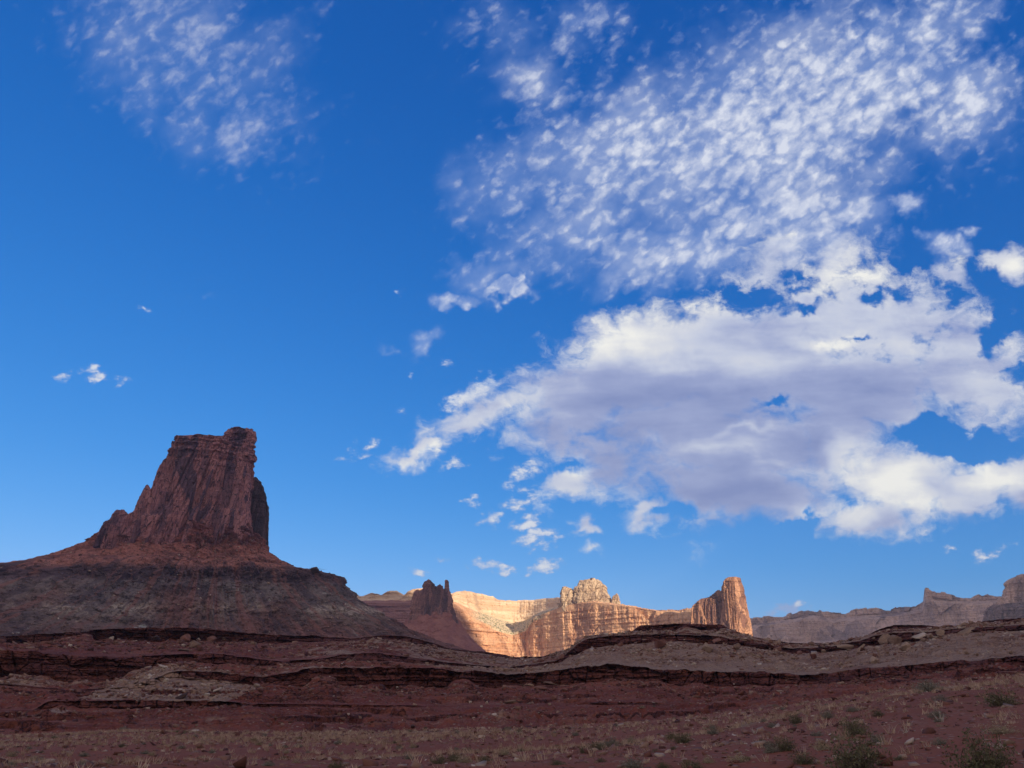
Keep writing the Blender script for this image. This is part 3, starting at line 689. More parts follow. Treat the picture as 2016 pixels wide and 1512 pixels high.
# ------------------------------------------------------------------ the butte on the left
BD = 1300.0
pb, be1, be2 = axis_frame(400, 1280, BD)
BBASE = (float(pb[0]), float(pb[1]), -10.0)
butte = thing('butte', BBASE, 'tall dark red sandstone butte with sheer fluted tower rising from a wide scree cone', 'butte')
MTOWER = cliff_material('varnished_sandstone', (0.430, 0.205, 0.200), (0.320, 0.148, 0.160), (0.205, 0.105, 0.135), (0.105, 0.066, 0.100), 0.10, (0.040, 0.008), 0.8, scale=0.62, bump_d=3.0, plate=0.85, crack=0.85, aspect=0.17)
MBUTT = cliff_material('dark_buttress_rock', (0.130, 0.080, 0.088), (0.100, 0.064, 0.074), (0.070, 0.047, 0.058), (0.042, 0.031, 0.042), 0.10, (0.09, 0.010), 0.8, scale=0.5, bump_d=3.0)  # darker tones throughout, for the set-back right buttress
def flutes(seed, lean=0.10, amp=1.0, top=0.30, bed=1.0, sc=1.0, fan=0.0):
    """sheer jointed walls: columns of uneven width parted by cracks, level beds near the top and at the foot"""
    def f(px, py, z, t):
        ln = lean + fan * (1 - sstep(px, px.min() * 0.6 + px.max() * 0.4, px.max()))
        s = (px * 0.95 - py * 0.8 - ln * z) / sc; zz = z / sc
        sw = s + 5 * vnoise(s / 40, zz / 260, 0, seed + 1)
        rib = fbm(s / 15, zz / 420, 0, 4, 0.55, seed, True)
        cv, ce = cells(sw / 11, zz / 120 + 2 * vnoise(s / 11, 0.5, 0, seed + 2), seed + 3)
        cv2, ce2 = cells(sw / 30, zz / 190, seed + 13)
        cv3, ce3 = cells(sw / 5.0, zz / 34, seed + 23)
        d = 2.5 * rib + 8.0 * (cv - 0.5) + 10.0 * (cv2 - 0.5) + 2.6 * (cv3 - 0.5) - 2.2 * (1 - sstep(ce, 0, 0.08)) * (cv > 0.4)
        bedn = fbm(zz / 5.0, 0.2 + 0 * z, s / 160, 3, 0.7, seed + 5)
        bv, be = cells(s / 9, zz / 6.0, seed + 6)
        capm = 1 - sstep(t, top - 0.08, top + 0.12)
        foot = sstep(t, 0.90, 0.96)
        d = d * (1 - 0.6 * capm) * (1 - 0.8 * foot) + (3.2 * bedn + 5.0 * (bv - 0.5) - 1.6 * (1 - sstep(be, 0, .1))) * (0.22 + 0.85 * capm + 0.5 * foot) * bed
        return amp * sc * (d + 1.3 * fbm(px / 4 / sc, py / 4 / sc, zz / 4, 3, 0.6, seed + 8))
    return f
TW = [(840.5,468,501,16,0),(842,462,503,18,0),(848,449,503,22,0),(855,446,503,24,0),(864,438,503,25,0),(867,433,502,26,0),(868.5,416,502,28,0),(869.5,372,502,32,0),(873,352,502,36,0),(880,347,502,38,0),(894,342,503,40,0),(903,336,503,42,0),(915,335,502,44,0),(932,326,501,46,0),
      (949,321,500,48,0),(960,318,499,50,0),(966,315,498,50,0),(984,308,496,52,0),(998,301,495,54,0),(1013,293,494,56,0),(1018,284,493,58,0),(1033,268,492,62,0),(1041,252,492,64,0),(1052,232,493,65,0),(1068,205,495,66,0),(1090,182,498,67,0),(1130,182,498,68,0)]
tower_loft('tower', TW, BD, 420, MTOWER, butte, BBASE, 300, 900, 5.0, flutes(500, 0.03, 1.1, 0.26, 1.1, 1.0, 0.14), 0.0, 2.0, 1, 0.8)
for rows, sd in (([(962,287,292,5,-30),(965,285,294,8,-30),(975,280,297,12,-30),(990,274,300,16,-30),(1015,266,304,20,-30),(1060,258,310,26,-30)], 3),
                 ([(1017,229,243,8,-34),(1021,225,250,13,-34),(1030,219,254,17,-34),(1045,210,258,22,-34),(1070,204,262,28,-34)], 4),
                 ([(1036,206,214,6,-20),(1040,203,217,9,-20),(1050,198,222,14,-20),(1075,190,228,22,-20)], 5),
                 ([(932,321,334,8,-26),(938,318,338,12,-26),(952,310,342,16,-26),(985,296,346,22,-26),(1040,280,352,28,-26)], 6)):
    tower_loft('pinnacle', rows, BD, 260, MTOWER, butte, BBASE, 130, 200, 4.0, flutes(520 + sd, 0.0, 0.8, 0.25, 1.6, 0.36), 0.0, 3.0, sd, 1.0)
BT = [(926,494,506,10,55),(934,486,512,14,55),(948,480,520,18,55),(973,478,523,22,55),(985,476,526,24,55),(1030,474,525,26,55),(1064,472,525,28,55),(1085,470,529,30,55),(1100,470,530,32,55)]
tower_loft('buttress', BT, BD, 500, MBUTT, butte, BBASE, 160, 300, 4.0, flutes(540, 0.0, 0.6), 0.0, 3.0, 2)

def talus_zone(t, v, base, bed, patch, fin, stk):
    zn = attr(t, 'zone')
    zn = t.add(zn, t.add(t.mul(t.sub(patch, 0.5), 18.0), t.mul(t.sub(fin, 0.5), 10.0)))
    f = t.lin(zn, 1040, 1300)
    g = lambda y: (y - 1040) / 260
    c = t.ramp(f, [(g(1050), (0.260, 0.090, 0.080)), (g(1080), (0.390, 0.155, 0.120)), (g(1114), (0.420, 0.185, 0.145)), (g(1123), (0.150, 0.085, 0.092)), (g(1132), (0.105, 0.065, 0.076)), (g(1145), (0.130, 0.090, 0.100)),
                   (g(1153), (0.215, 0.180, 0.172)), (g(1190), (0.210, 0.170, 0.160)), (g(1202), (0.50, 0.42, 0.34)), (g(1211), (0.300, 0.240, 0.200)), (g(1222), (0.200, 0.150, 0.130)), (g(1250), (0.160, 0.098, 0.088)), (g(1285), (0.150, 0.075, 0.065))])
    big = t.noise(v, 0.006, 4, 0.55)
    c = t.mix(t.mul(t.smooth(big, 0.48, 0.66), t.smooth(zn, 1135, 1165)), c, (0.205, 0.100, 0.082))
    blot = t.noise(v, 0.022, 6, 0.68)
    c = t.mix(t.smooth(blot, 0.50, 0.60, 0.0, 0.8), c, t.vec('MULTIPLY', c, (0.42, 0.40, 0.50)))
    sp = t.noise(v, 0.16, 4, 0.7)
    c = t.mix(t.smooth(sp, 0.52, 0.60, 0.0, 0.7), c, t.vec('SCALE', c, scale=0.35))
    c = t.mix(t.smooth(sp, 0.42, 0.34, 0.0, 0.5), c, t.vec('SCALE', c, scale=1.7))
    c = t.mix(t.smooth(blot, 0.44, 0.32, 0.0, 0.35), c, (0.29, 0.17, 0.145))
    spl = attr(t, 'spill')
    c = t.mix(t.mul(t.smooth(spl, 0.10, 0.32, 0.0, 0.75), t.smooth(zn, 1110, 1130)), c, (0.27, 0.125, 0.105))
    c = t.mix(t.mul(t.smooth(spl, -0.12, -0.34, 0.0, 0.6), t.smooth(zn, 1085, 1120)), c, (0.095, 0.066, 0.080))
    pale = t.mul(t.smooth(t.noise(v, 0.05, 4, 0.6), 0.66, 0.72), t.smooth(zn, 1130, 1160))
    c = t.mix(pale, c, (0.34, 0.33, 0.29))
    pv = t.voro(v, 0.42, 'F1'); pc = t.sep(t.voro(v, 0.42, 'F1', out='Color'))
    st = t.mul(t.smooth(pv, 0.40, 0.22), t.smooth(pc[0], 0.6, 0.66))
    c = t.mix(t.mul(st, 0.6), c, t.mix(pc[1], (0.10, 0.06, 0.055), (0.36, 0.25, 0.20)))
    return t.mix(t.smooth(fin, 0.4, 0.7, 0.0, 0.45), c, t.vec('SCALE', c, scale=0.62))
MTALUS = cliff_material('talus_beds', (0.2, 0.1, 0.08), (0.2, 0.1, 0.08), (0.15, 0.08, 0.07), (0.1, 0.06, 0.06), zone=talus_zone, scale=0.5, bump_d=3.0)
PED = [  # y, left x, right x
    (1045,215,505),(1066,190,522),(1083,165,529),(1100,132,556),(1113,95,580),(1121,70,596),(1123,55,640),(1130,35,668),(1136,0,676),(1150,-70,684),(1160,-120,692),(1185,-250,722),(1210,-330,765),(1235,-420,812),(1255,-500,858),(1285,-600,960),(1310,-680,1040)]
pa = np.array(PED, float)
pz = place(np.full(len(pa), 400.0), pa[:, 0], BD)[:, 2]
pl, pr = ((place(pa[:, k], pa[:, 0], np.full(len(pa), BD)) @ be1) for k in (1, 2))
c0 = float(place(np.array([400.0]), np.array([1200.0]), np.array([BD])) @ be1)
nz, nth = 330, 1100
zq = np.linspace(pz[0], -10.0, nz)
oo = np.argsort(pz)
RL, RR = c0 - np.interp(zq, pz[oo], pl[oo]), np.interp(zq, pz[oo], pr[oo]) - c0
ext = np.clip(pz[-1] - zq, 0, 1e9) * 1.2; RL, RR = RL + ext, RR + ext
RF = 0.42 * RR + 0.10 * RL + 17; RBk = 0.9 * RR + 60
yq = np.interp(zq, pz[oo], pa[oo, 0])
th = np.concatenate([np.linspace(math.pi, 2 * math.pi, 900, endpoint=False), np.linspace(0, math.pi, nth - 900, endpoint=False)])
cth, sth = np.cos(th), np.sin(th)
AXs = np.where(cth > 0, RR[:, None], RL[:, None]); BXs = np.where(sth < 0, RF[:, None], RBk[:, None])
ex = 2.3
rad = (np.abs(cth / AXs) ** ex + np.abs(sth / BXs) ** ex) ** (-1 / ex)
PX_, PY_ = c0 + rad * cth, rad * sth
ZP = np.broadcast_to(zq[:, None], PX_.shape).copy()
W3_ = be1[None, None] * PX_[..., None] + be2[None, None] * (BD + PY_[..., None])
apy = sighted(W3_[..., 0], W3_[..., 1], ZP)[1]                          # the beds dip a little to the north
ZONE = np.where(sth[None] < 0, 0.2 * yq[:, None] + 0.8 * apy, yq[:, None])
ZONE = ZONE + 11 * fbm(th[None] * 11, 0 * ZP + 0.5, 0, 5, 0.6, 403) + 5 * fbm(th[None] * 60, ZP / 50, 0, 3, 0.6, 404)
SPILL = fbm(th[None] * 34 + 0.6 * vnoise(th[None] * 12, ZP / 60, 0, 405), ZP / 230, 0, 5, 0.6, 406)
gul = fbm(th[None] * 26 + 0.4 * vnoise(th[None] * 9, ZP / 40, 0, 3), ZP / 160, 0, 4, 0.55, 401, True)
d = 8.0 * (gul - 0.3) * np.clip(rad / 250, 0.25, 1.3) + 6.0 * fbm(PX_ / 9, PY_ / 9, ZP / 7, 4, 0.65, 413) + 12.0 * fbm(PX_ / 30, PY_ / 30, ZP / 30, 5, 0.55, 411)
bandm = np.exp(-((ZONE - 1131) / 9.0) ** 2) + 0.6 * np.exp(-((ZONE - 1208) / 5.0) ** 2) + 0.7 * np.exp(-((ZONE - 1062) / 12.0) ** 2)
sarc = th[None] * 300
cv, ce = cells(sarc / 9, ZP / 7, 421)
d = d + bandm * (9.0 * (cv - 0.5) + 9.0 * fbm(sarc / 20, ZP / 9, 0, 4, 0.6, 431) - 2 * (1 - sstep(ce, 0, 0.1)))
zbed = fbm(ZP / 6.0, 0.1 + 0 * ZP, sarc / 260, 3, 0.7, 441)
d = d + 2.0 * zbed
PX_, PY_ = PX_ + d * cth, PY_ + d * sth
ZP = ZP + 1.2 * fbm(PX_ / 7, PY_ / 7, 0, 3, 0.6, 451)
P3 = np.stack([be1[0] * PX_ + be2[0] * (BD + PY_), be1[1] * PX_ + be2[1] * (BD + PY_), ZP], -1)
strata_warp = 6 * fbm(sarc / 60, 0.3, 0, 3, 0.5, 461)
grid_mesh('talus_slope', P3, MTALUS, wrap=True, parent=butte, origin=BBASE, attrs={'zone': ZONE, 'spill': SPILL})

# ------------------------------------------------------------------ the sunlit mesa round its amphitheatre
def far_zone(t, v, base, bed, patch, fin, stk):
    cap, red, grn = attr(t, 'cap'), attr(t, 'red'), attr(t, 'scree')
    capc = t.mix(t.smooth(bed, 0.4, 0.62), (0.58, 0.40, 0.255), (0.76, 0.58, 0.40))
    capc = t.mix(t.smooth(stk, 0.52, 0.68, 0.0, 0.55), capc, (0.30, 0.20, 0.14))
    c = t.mix(t.smooth(t.mad(t.sub(patch, 0.5), 0.5, cap), 0.4, 0.6), base, capc)
    rc = t.mix(t.smooth(bed, 0.4, 0.6), (0.26, 0.115, 0.090), (0.34, 0.165, 0.125))
    c = t.mix(t.smooth(t.mad(t.sub(patch, 0.5), 0.5, red), 0.4, 0.6), c, rc)
    gv = t.noise(v, 0.11, 3, 0.7)
    sc = t.mix(t.smooth(gv, 0.52, 0.58), (0.62, 0.49, 0.33), (0.14, 0.15, 0.075))
    return t.mix(t.smooth(t.mad(t.sub(fin, 0.5), 0.6, grn), 0.4, 0.6), c, sc)
MMESA = cliff_material('sunlit_sandstone', (0.72, 0.430, 0.250), (0.62, 0.335, 0.185), (0.51, 0.250, 0.138), (0.37, 0.185, 0.115), 0.045, (0.020, 0.003), 0.5, scale=2.6, bump_d=4.0, zone=far_zone, plate=0.5, crack=0.25, aspect=0.18)
MB = place(np.array([1100.0]), np.array([1330.0]), np.array([3100.0]))[0]; MBASE = (float(MB[0]), float(MB[1]), -10.0)
mesa = thing('mesa', MBASE, 'long sunlit orange sandstone mesa curving round a bowl below pale domed caprock', 'mesa')
M0 = [(640,1330,2500),(800,1330,2500),(880,1330,2600),(960,1330,2850),(1010,1330,3050),(1040,1330,3100),(1090,1330,2950),(1200,1330,2750),(1350,1330,2620),(1500,1330,2560)]
M1 = [(640,1248,3080),(760,1240,3060),(813,1232,3050),(850,1250,3050),(900,1272,3090),(950,1288,3150),(1000,1298,3200),(1035,1300,3200),(1065,1298,3150),(1110,1298,3040),(1200,1296,2900),(1350,1296,2760),(1500,1296,2700)]
M2 = [(640,1190,3140),(715,1186,3130),(790,1186,3130),(840,1186,3130),(895,1190,3150),(935,1219,3210),(987,1240,3270),(1010,1246,3290),(1035,1236,3260),(1050,1215,3200),(1102,1196,3090),(1126,1190,3060),(1171,1186,2970),(1230,1193,2900),(1282,1202,2850),(1340,1206,2800),(1370,1198,2780),(1500,1210,2760)]
M3 = [(640,1183,3180),(715,1182,3170),(790,1181,3170),(840,1181,3170),(895,1184,3220),(935,1202,3310),(987,1220,3400),(1010,1226,3440),(1035,1222,3430),(1057,1208,3380),(1098,1195,3270),(1126,1187,3150),(1171,1183,3060),(1230,1191,2980),(1282,1201,2930),(1340,1205,2880),(1370,1197,2860),(1500,1209,2840)]
M4 = [(640,1178,3190),(715,1173,3190),(722,1170,3190),(732,1167,3190),(745,1169,3190),(751,1173,3190),(758,1168,3190),(768,1163,3190),(780,1162,3190),(789,1166,3190),(795,1172,3190),(802,1166,3190),(812,1161,3190),(834,1158,3190),(860,1164,3200),(890,1168,3240),(900,1164,3260),(914,1162,3290),(930,1165,3330),(939,1168,3350),(960,1172,3380),(970,1174,3410),(980,1181,3440),(1022,1183,3490),(1050,1182,3480),(1074,1178,3440),(1102,1176,3310),(1126,1180,3170),(1171,1180,3080),(1227,1190,3000),(1282,1200,2950),(1314,1200,2920),(1340,1202,2900),(1362,1196,2880),(1375,1194,2875),(1500,1205,2860)]
def mesa_push(arc, z, rq, rt):
    aw = arc + 26 * vnoise(arc / 130, z / 300, 0, 600)
    rib = fbm(aw / 26, z / 500, 0, 5, 0.6, 601)
    cv, ce = cells(aw / 38, z / 230, 603); cv2, ce2 = cells(aw / 110, z / 320, 604); cv3, ce3 = cells(aw / 15, z / 55, 606)
    bed = fbm(z / 12, 0.2 + 0 * z, arc / 500, 4, 0.7, 605)
    bv, be_ = cells(arc / 22, z / 13, 607)
    left = 1 - sstep(arc, -0.02 * 3000, 0.025 * 3000)
    crack = (1 - sstep(ce, 0, 0.06)) * (cv > 0.6)
    wall = 5 * rib + 7 * (cv - 0.5) * sstep(vnoise(arc / 160, z / 90, 0, 608), -0.3, 0.3) + 22 * (cv2 - 0.5) + 4 * (cv3 - 0.5) - 5 * crack + 7 * bed + 6 * fbm(arc / 45, z / 40, 0, 3, 0.55, 610)
    ledgy = 14 * bed + 8 * (bv - 0.5) + 6 * rib
    return np.where(rq >= 3, 0.45 * wall + 0.5 * ledgy, wall * (1 - left) + ledgy * left) + 3 * fbm(arc / 9, z / 9, 0, 3, 0.6, 609)
def mesa_slope(arc, dd, rq, rt):
    return np.sin(math.pi * np.clip(rt, 0, 1)) * (6 * fbm(arc / 24, dd / 40, 0, 4, 0.55, 611) + 4 * fbm(arc / 6, dd / 10, 0, 3, 0.6, 613))
w3 = lambda f: (lambda AZ, ARC, DD, ZZ, RQ, RT: f(CX + FPX * np.tan(AZ), RQ + RT) * np.ones_like(DD))
wall = wall_loft('cliff_wall', [M0, M1, M2, M3, M4], [(40, 'slope'), (130, 'cliff'), (26, 'slope'), (46, 'cliff')], 640, 1448, MMESA, mesa, MBASE, 0.026, mesa_push, mesa_slope,
    wob=[(0, 1), (16, 90), (16, 90), (14, 80), (14, 80)], jag=4.0,
    attrs={'cap': w3(lambda x, q: sstep(q, 2.85, 3.02) * (1 - 0.75 * sstep(x, 1200, 1260))),
           'red': w3(lambda x, q: np.clip((q < 1.02) * (x < 1000) * 1.0 + (1 - sstep(x, 850, 905)) * (q < 2.7), 0, 1)),  # talus red; left wall also darkened here, shade put into its colour
           'scree': w3(lambda x, q: ((q > 1.9) & (q < 3.02)) * np.exp(-((x - 1020) / 60.0) ** 2) * 1.0 + ((q > 2.0) & (q < 3.0)) * 0.35)})
MKNOB = cliff_material('pale_caprock', (0.62, 0.47, 0.32), (0.50, 0.35, 0.23), (0.36, 0.24, 0.16), (0.25, 0.17, 0.125), 0.09, (0.045, 0.012), 0.7, scale=1.0, bump_d=5.0)
def lumps(seed, amp=1.0, lean=0.0):
    def f(px, py, z, t):
        s = px * 0.95 - py * 0.8 - lean * z
        cv, ce = cells(s / 16, z / 45, seed); bv, be_ = cells(s / 14, z / 11, seed + 3)
        return amp * (9 * (cv - 0.5) - 5 * (1 - sstep(ce, 0, 0.12)) + 5 * (bv - 0.5) + 4 * fbm(z / 9, 0.2, s / 200, 3, 0.7, seed + 5) + 3 * fbm(px / 8, py / 8, z / 8, 4, 0.6, seed + 7))
    return f
KD = 3110.0
for nm, rows, sd in (('knob', [(1142,1148,1176,20,0),(1145,1141,1182,30,0),(1153,1138,1189,38,0),(1158,1132,1193,42,0),(1166,1128,1196,46,0),(1176,1126,1202,52,0),(1184,1124,1206,56,0),(1200,1120,1210,62,0)], 21),
                     ('knob', [(1157,1108,1122,18,0),(1160,1105,1127,24,0),(1170,1103,1131,30,0),(1182,1102,1134,34,0),(1205,1100,1138,36,0)], 22),
                     ('knob', [(1175,1209,1216,9,-40),(1178,1206,1219,12,-40),(1186,1205,1221,14,-40),(1200,1203,1223,16,-40)], 23)):
    tower_loft(nm, rows, KD, 1160, MKNOB, mesa, MBASE, 110, 300, 2.6, lumps(700 + sd, 0.7), 0.0, 8.0, sd, 2.0)
MEND = cliff_material('orange_tower_rock', (0.50, 0.275, 0.165), (0.41, 0.210, 0.128), (0.31, 0.150, 0.098), (0.20, 0.100, 0.075), 0.07, (0.035, 0.005), 0.6, scale=1.5, bump_d=6.0, plate=0.7, crack=0.7, aspect=0.35)
ET = [(1137,1436,1451,14,0),(1139,1430,1458,20,0),(1145,1424,1460,24,0),(1156,1421,1463,26,0),(1166,1420,1465,28,0),(1180,1419,1468,30,0),(1201,1419,1473,32,0),(1226,1417,1478,36,0),(1250,1414,1482,40,0),(1300,1408,1488,48,0),(1340,1400,1494,60,0)]
tower_loft('end_tower', ET, 2640.0, 1440, MEND, mesa, MBASE, 240, 520, 6.0, flutes(760, -0.03, 0.75, 0.10), -0.62, 4.0, 31, 1.0)
ES = [(1163,1411,1424,14,34),(1168,1402,1430,20,34),(1174,1391,1432,24,34),(1179,1374,1434,28,34),(1186,1370,1436,30,34),(1196,1362,1438,34,34),(1212,1359,1440,36,34),(1250,1354,1440,40,34),(1300,1350,1440,46,34),(1340,1345,1440,54,34)]
tower_loft('shoulder', ES, 2640.0, 1400, MEND, mesa, MBASE, 200, 520, 5.0, flutes(790, -0.03, 1.0, 0.10), -0.5, 6.0, 33)

# ------------------------------------------------------------------ dark spires before the mesa
SD = 2500.0
SP = place(np.array([855.0]), np.array([1290.0]), np.array([SD]))[0]; SBASE = (float(SP[0]), float(SP[1]), float(SP[2]) - 60)
spire = thing('rock_spires', SBASE, 'dark brown rock fin with a thick pinnacle and a thin needle, before the sunlit mesa', 'rock spires')
spire.name = 'rock_spire'
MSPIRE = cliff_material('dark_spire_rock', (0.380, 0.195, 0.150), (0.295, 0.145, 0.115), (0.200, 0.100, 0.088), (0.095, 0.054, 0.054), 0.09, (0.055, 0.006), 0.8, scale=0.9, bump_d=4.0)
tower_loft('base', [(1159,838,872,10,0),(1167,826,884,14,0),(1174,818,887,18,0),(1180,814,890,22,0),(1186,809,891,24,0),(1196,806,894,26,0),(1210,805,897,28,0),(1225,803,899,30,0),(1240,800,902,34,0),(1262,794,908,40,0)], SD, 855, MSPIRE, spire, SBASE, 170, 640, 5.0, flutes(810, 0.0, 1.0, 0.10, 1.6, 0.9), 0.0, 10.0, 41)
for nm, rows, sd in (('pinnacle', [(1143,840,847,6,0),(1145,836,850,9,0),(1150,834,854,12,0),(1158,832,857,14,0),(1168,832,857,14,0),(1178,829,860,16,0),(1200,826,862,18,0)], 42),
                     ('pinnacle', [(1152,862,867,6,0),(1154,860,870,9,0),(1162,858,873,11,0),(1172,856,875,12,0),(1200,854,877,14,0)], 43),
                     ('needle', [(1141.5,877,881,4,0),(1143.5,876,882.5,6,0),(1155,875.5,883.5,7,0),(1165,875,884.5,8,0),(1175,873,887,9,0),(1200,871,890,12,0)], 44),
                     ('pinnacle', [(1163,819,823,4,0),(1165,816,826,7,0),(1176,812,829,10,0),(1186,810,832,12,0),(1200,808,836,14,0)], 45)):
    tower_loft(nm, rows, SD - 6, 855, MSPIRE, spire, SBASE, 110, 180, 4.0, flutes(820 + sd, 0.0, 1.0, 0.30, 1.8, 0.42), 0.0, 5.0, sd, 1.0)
def spire_zone(t, v, base, bed, patch, fin, stk):
    return t.mix(t.smooth(patch, 0.35, 0.7), (0.27, 0.105, 0.080), (0.37, 0.165, 0.120))
MSTAL = cliff_material('red_spire_talus', (0.2, 0.1, 0.08), (0.2, 0.1, 0.08), (0.15, 0.08, 0.07), (0.1, 0.06, 0.06), zone=spire_zone, scale=0.8, bump_d=4.0)
TL = [(1206,812,896,24,0),(1222,800,904,42,0),(1236,792,911,60,0),(1250,779,922,84,0),(1265,762,935,110,0),(1285,735,958,150,0),(1320,690,1000,220,0)]
tower_loft('talus_slope', TL, SD, 855, MSTAL, spire, SBASE, 120, 360, 2.2, lambda px, py, z, t: 11 * fbm(px / 22, py / 22, z / 30, 5, 0.6, 861), 0.0, 0.0, 51)

# ------------------------------------------------------------------ far walls on the right
MFAR = cliff_material('far_canyon_wall', (0.56, 0.385, 0.30), (0.47, 0.31, 0.245), (0.36, 0.24, 0.20), (0.22, 0.15, 0.14), 0.035, (0.020, 0.004), 0.6, scale=3.0, bump_d=6.0, plate=0.7, crack=0.3)
FB = place(np.array([1780.0]), np.array([1300.0]), np.array([4200.0]))[0]; FBASE = (float(FB[0]), float(FB[1]), -10.0)
far = thing('canyon_rim', FBASE, 'hazy grey-brown canyon rim with a notched crest, far beyond the low saddle on the right', 'canyon rim')
F0 = [(1400,1330,3300),(1700,1330,3350),(2000,1330,3400),(2200,1330,3400)]
F1 = [(1400,1272,3900),(1500,1268,3920),(1600,1262,3940),(1650,1258,3920),(1700,1258,3900),(1820,1246,3850),(1950,1236,3800),(2200,1220,3750)]
F2 = [(1400,1238,4020),(1480,1236,4020),(1560,1224,4010),(1600,1214,3990),(1640,1226,4010),(1700,1216,4000),(1760,1214,3990),(1815,1206,3930),(1822,1180,3900),(1880,1188,3900),(1950,1186,3900),(2200,1170,3850)]
F3 = [(1400,1232,4080),(1480,1230,4090),(1560,1218,4080),(1600,1209,4060),(1640,1219,4080),(1700,1211,4080),(1760,1209,4060),(1814,1200,3960),(1822,1175,3930),(1880,1184,3940),(1950,1182,3940),(2200,1165,3900)]
F4 = [(1400,1217,4110),(1483,1215,4110),(1510,1214,4100),(1542,1212,4100),(1559,1207,4100),(1571,1203,4090),(1578,1199,4090),(1583,1202,4090),(1590,1200,4090),(1600,1203,4090),(1610,1204,4090),(1614,1199,4090),(1618,1204,4090),(1628,1203,4090),(1645,1207,4095),(1663,1207,4095),(1680,1201,4095),(1698,1198,4095),(1710,1198,4090),(1722,1196,4090),(1736,1199,4090),(1753,1201,4080),(1764,1197,4060),(1781,1193,4040),(1802,1194,4000),(1812,1188,3980),(1818,1184,3970),(1820.5,1158,3950),(1829,1158,3950),(1834,1164,3950),(1845,1164,3950),(1858,1165,3950),(1872,1170,3950),(1885,1175,3950),(1910,1177,3955),(1918,1173,3955),(1924,1170,3955),(1930,1173,3955),(1934,1175,3955),(1942,1172,3955),(1948,1171,3955),(1958,1173,3955),(1969,1173,3950),(2010,1170,3950),(2200,1160,3930)]
def far_push(arc, z, rq, rt):
    rib = fbm(arc / 40, z / 300, 0, 5, 0.55, 901, True)
    cv, ce = cells(arc / 60 + 0.3 * vnoise(arc / 30, z / 60, 0, 902), z / 190, 903)
    bed = fbm(z / 14, 0.2 + 0 * z, arc / 500, 4, 0.7, 905)
    return 14 * rib + 26 * (cv - 0.5) + 9 * bed + 5 * fbm(arc / 12, z / 12, 0, 3, 0.6, 909)
wall_loft('cliff_wall', [F0, F1, F2, F3, F4], [(30, 'slope'), (60, 'cliff'), (14, 'slope'), (36, 'cliff')], 1400, 2200, MFAR, far, FBASE, 0.035, far_push, mesa_slope, wob=[(0, 1), (40, 160), (40, 160), (30, 120), (30, 120)], refd=4000.0, jag=7.0)
MDARK = cliff_material('dark_mesa_rock', (0.260, 0.180, 0.165), (0.200, 0.130, 0.125), (0.150, 0.100, 0.105), (0.090, 0.064, 0.075), 0.05, (0.035, 0.006), 0.7, scale=1.6, bump_d=6.0)  # dark purple-brown rock of the right-hand mesa
DB_ = place(np.array([2050.0]), np.array([1260.0]), np.array([3300.0]))[0]; DBASE = (float(DB_[0]), float(DB_[1]), -10.0)
dark = thing('mesa', DBASE, 'dark purple-brown mesa with a pale squared block on top, closing the view on the right', 'mesa')
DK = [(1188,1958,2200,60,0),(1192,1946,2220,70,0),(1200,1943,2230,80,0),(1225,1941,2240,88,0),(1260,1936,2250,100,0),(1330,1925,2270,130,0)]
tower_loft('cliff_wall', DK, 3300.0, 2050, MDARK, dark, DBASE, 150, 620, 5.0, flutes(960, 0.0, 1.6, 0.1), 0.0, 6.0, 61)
DT = [(1126,2020,2180,30,20),(1130,2000,2190,40,20),(1134,1990,2195,46,20),(1141,1977,2200,50,20),(1146,1975,2203,52,20),(1150,1979,2204,52,20),(1160,1976,2206,54,20),(1170,1973,2208,56,20),(1174,1966,2212,58,20),(1184,1956,2218,62,20),(1192,1948,2224,66,20)]
tower_loft('caprock', DT, 3300.0, 2050, MFAR, dark, DBASE, 120, 420, 4.0, lumps(980, 0.8), 0.0, 4.0, 71)

# ------------------------------------------------------------------ unseen clouds added behind the camera, outlined to shade foreground, butte and far walls
def shade_cloud(u0, u1, s0, s1, alt, seed):
    sh = np.array((math.sin(R(SUN_AZ)), math.cos(R(SUN_AZ)))); uh = np.array((-sh[1], sh[0]))
    n = 160; th = np.linspace(0, 2 * math.pi, n, endpoint=False)
    rows = []
    ex = 9.0
    c, s = np.cos(th), np.sin(th); k = (np.abs(c) ** ex + np.abs(s) ** ex) ** (-1 / ex)
    for f, h in ((0.02, -60), (0.5, -90), (0.85, -80), (0.96, -55), (1.0, 0), (0.97, 90), (0.88, 190), (0.6, 290), (0.3, 330), (0.02, 340)):
        uu = (u0 + u1) / 2 + (u1 - u0) / 2 * c * k * f; ss = (s0 + s1) / 2 + (s1 - s0) / 2 * s * k * f
        wob = 60 * fbm(uu / 500, ss / 500, h / 200, 4, 0.55, seed) * f
        ax = uh[0] * uu + sh[0] * ss + sh[0] * wob; ay = uh[1] * uu + sh[1] * ss + sh[1] * wob
        rows.append(np.stack([ax, ay, alt + h + 60 * fbm(uu / 350, ss / 350, h / 100, 4, 0.55, seed + 5)], -1))
    m, t, b = mat_new('blocker_cloud_white'); b.inputs['Base Color'].default_value = (0.85, 0.85, 0.86, 1)
    o = grid_mesh('blocker_cloud', np.stack(rows), m, wrap=True, smooth=True)
    tag(o, kind='stuff')
    return o
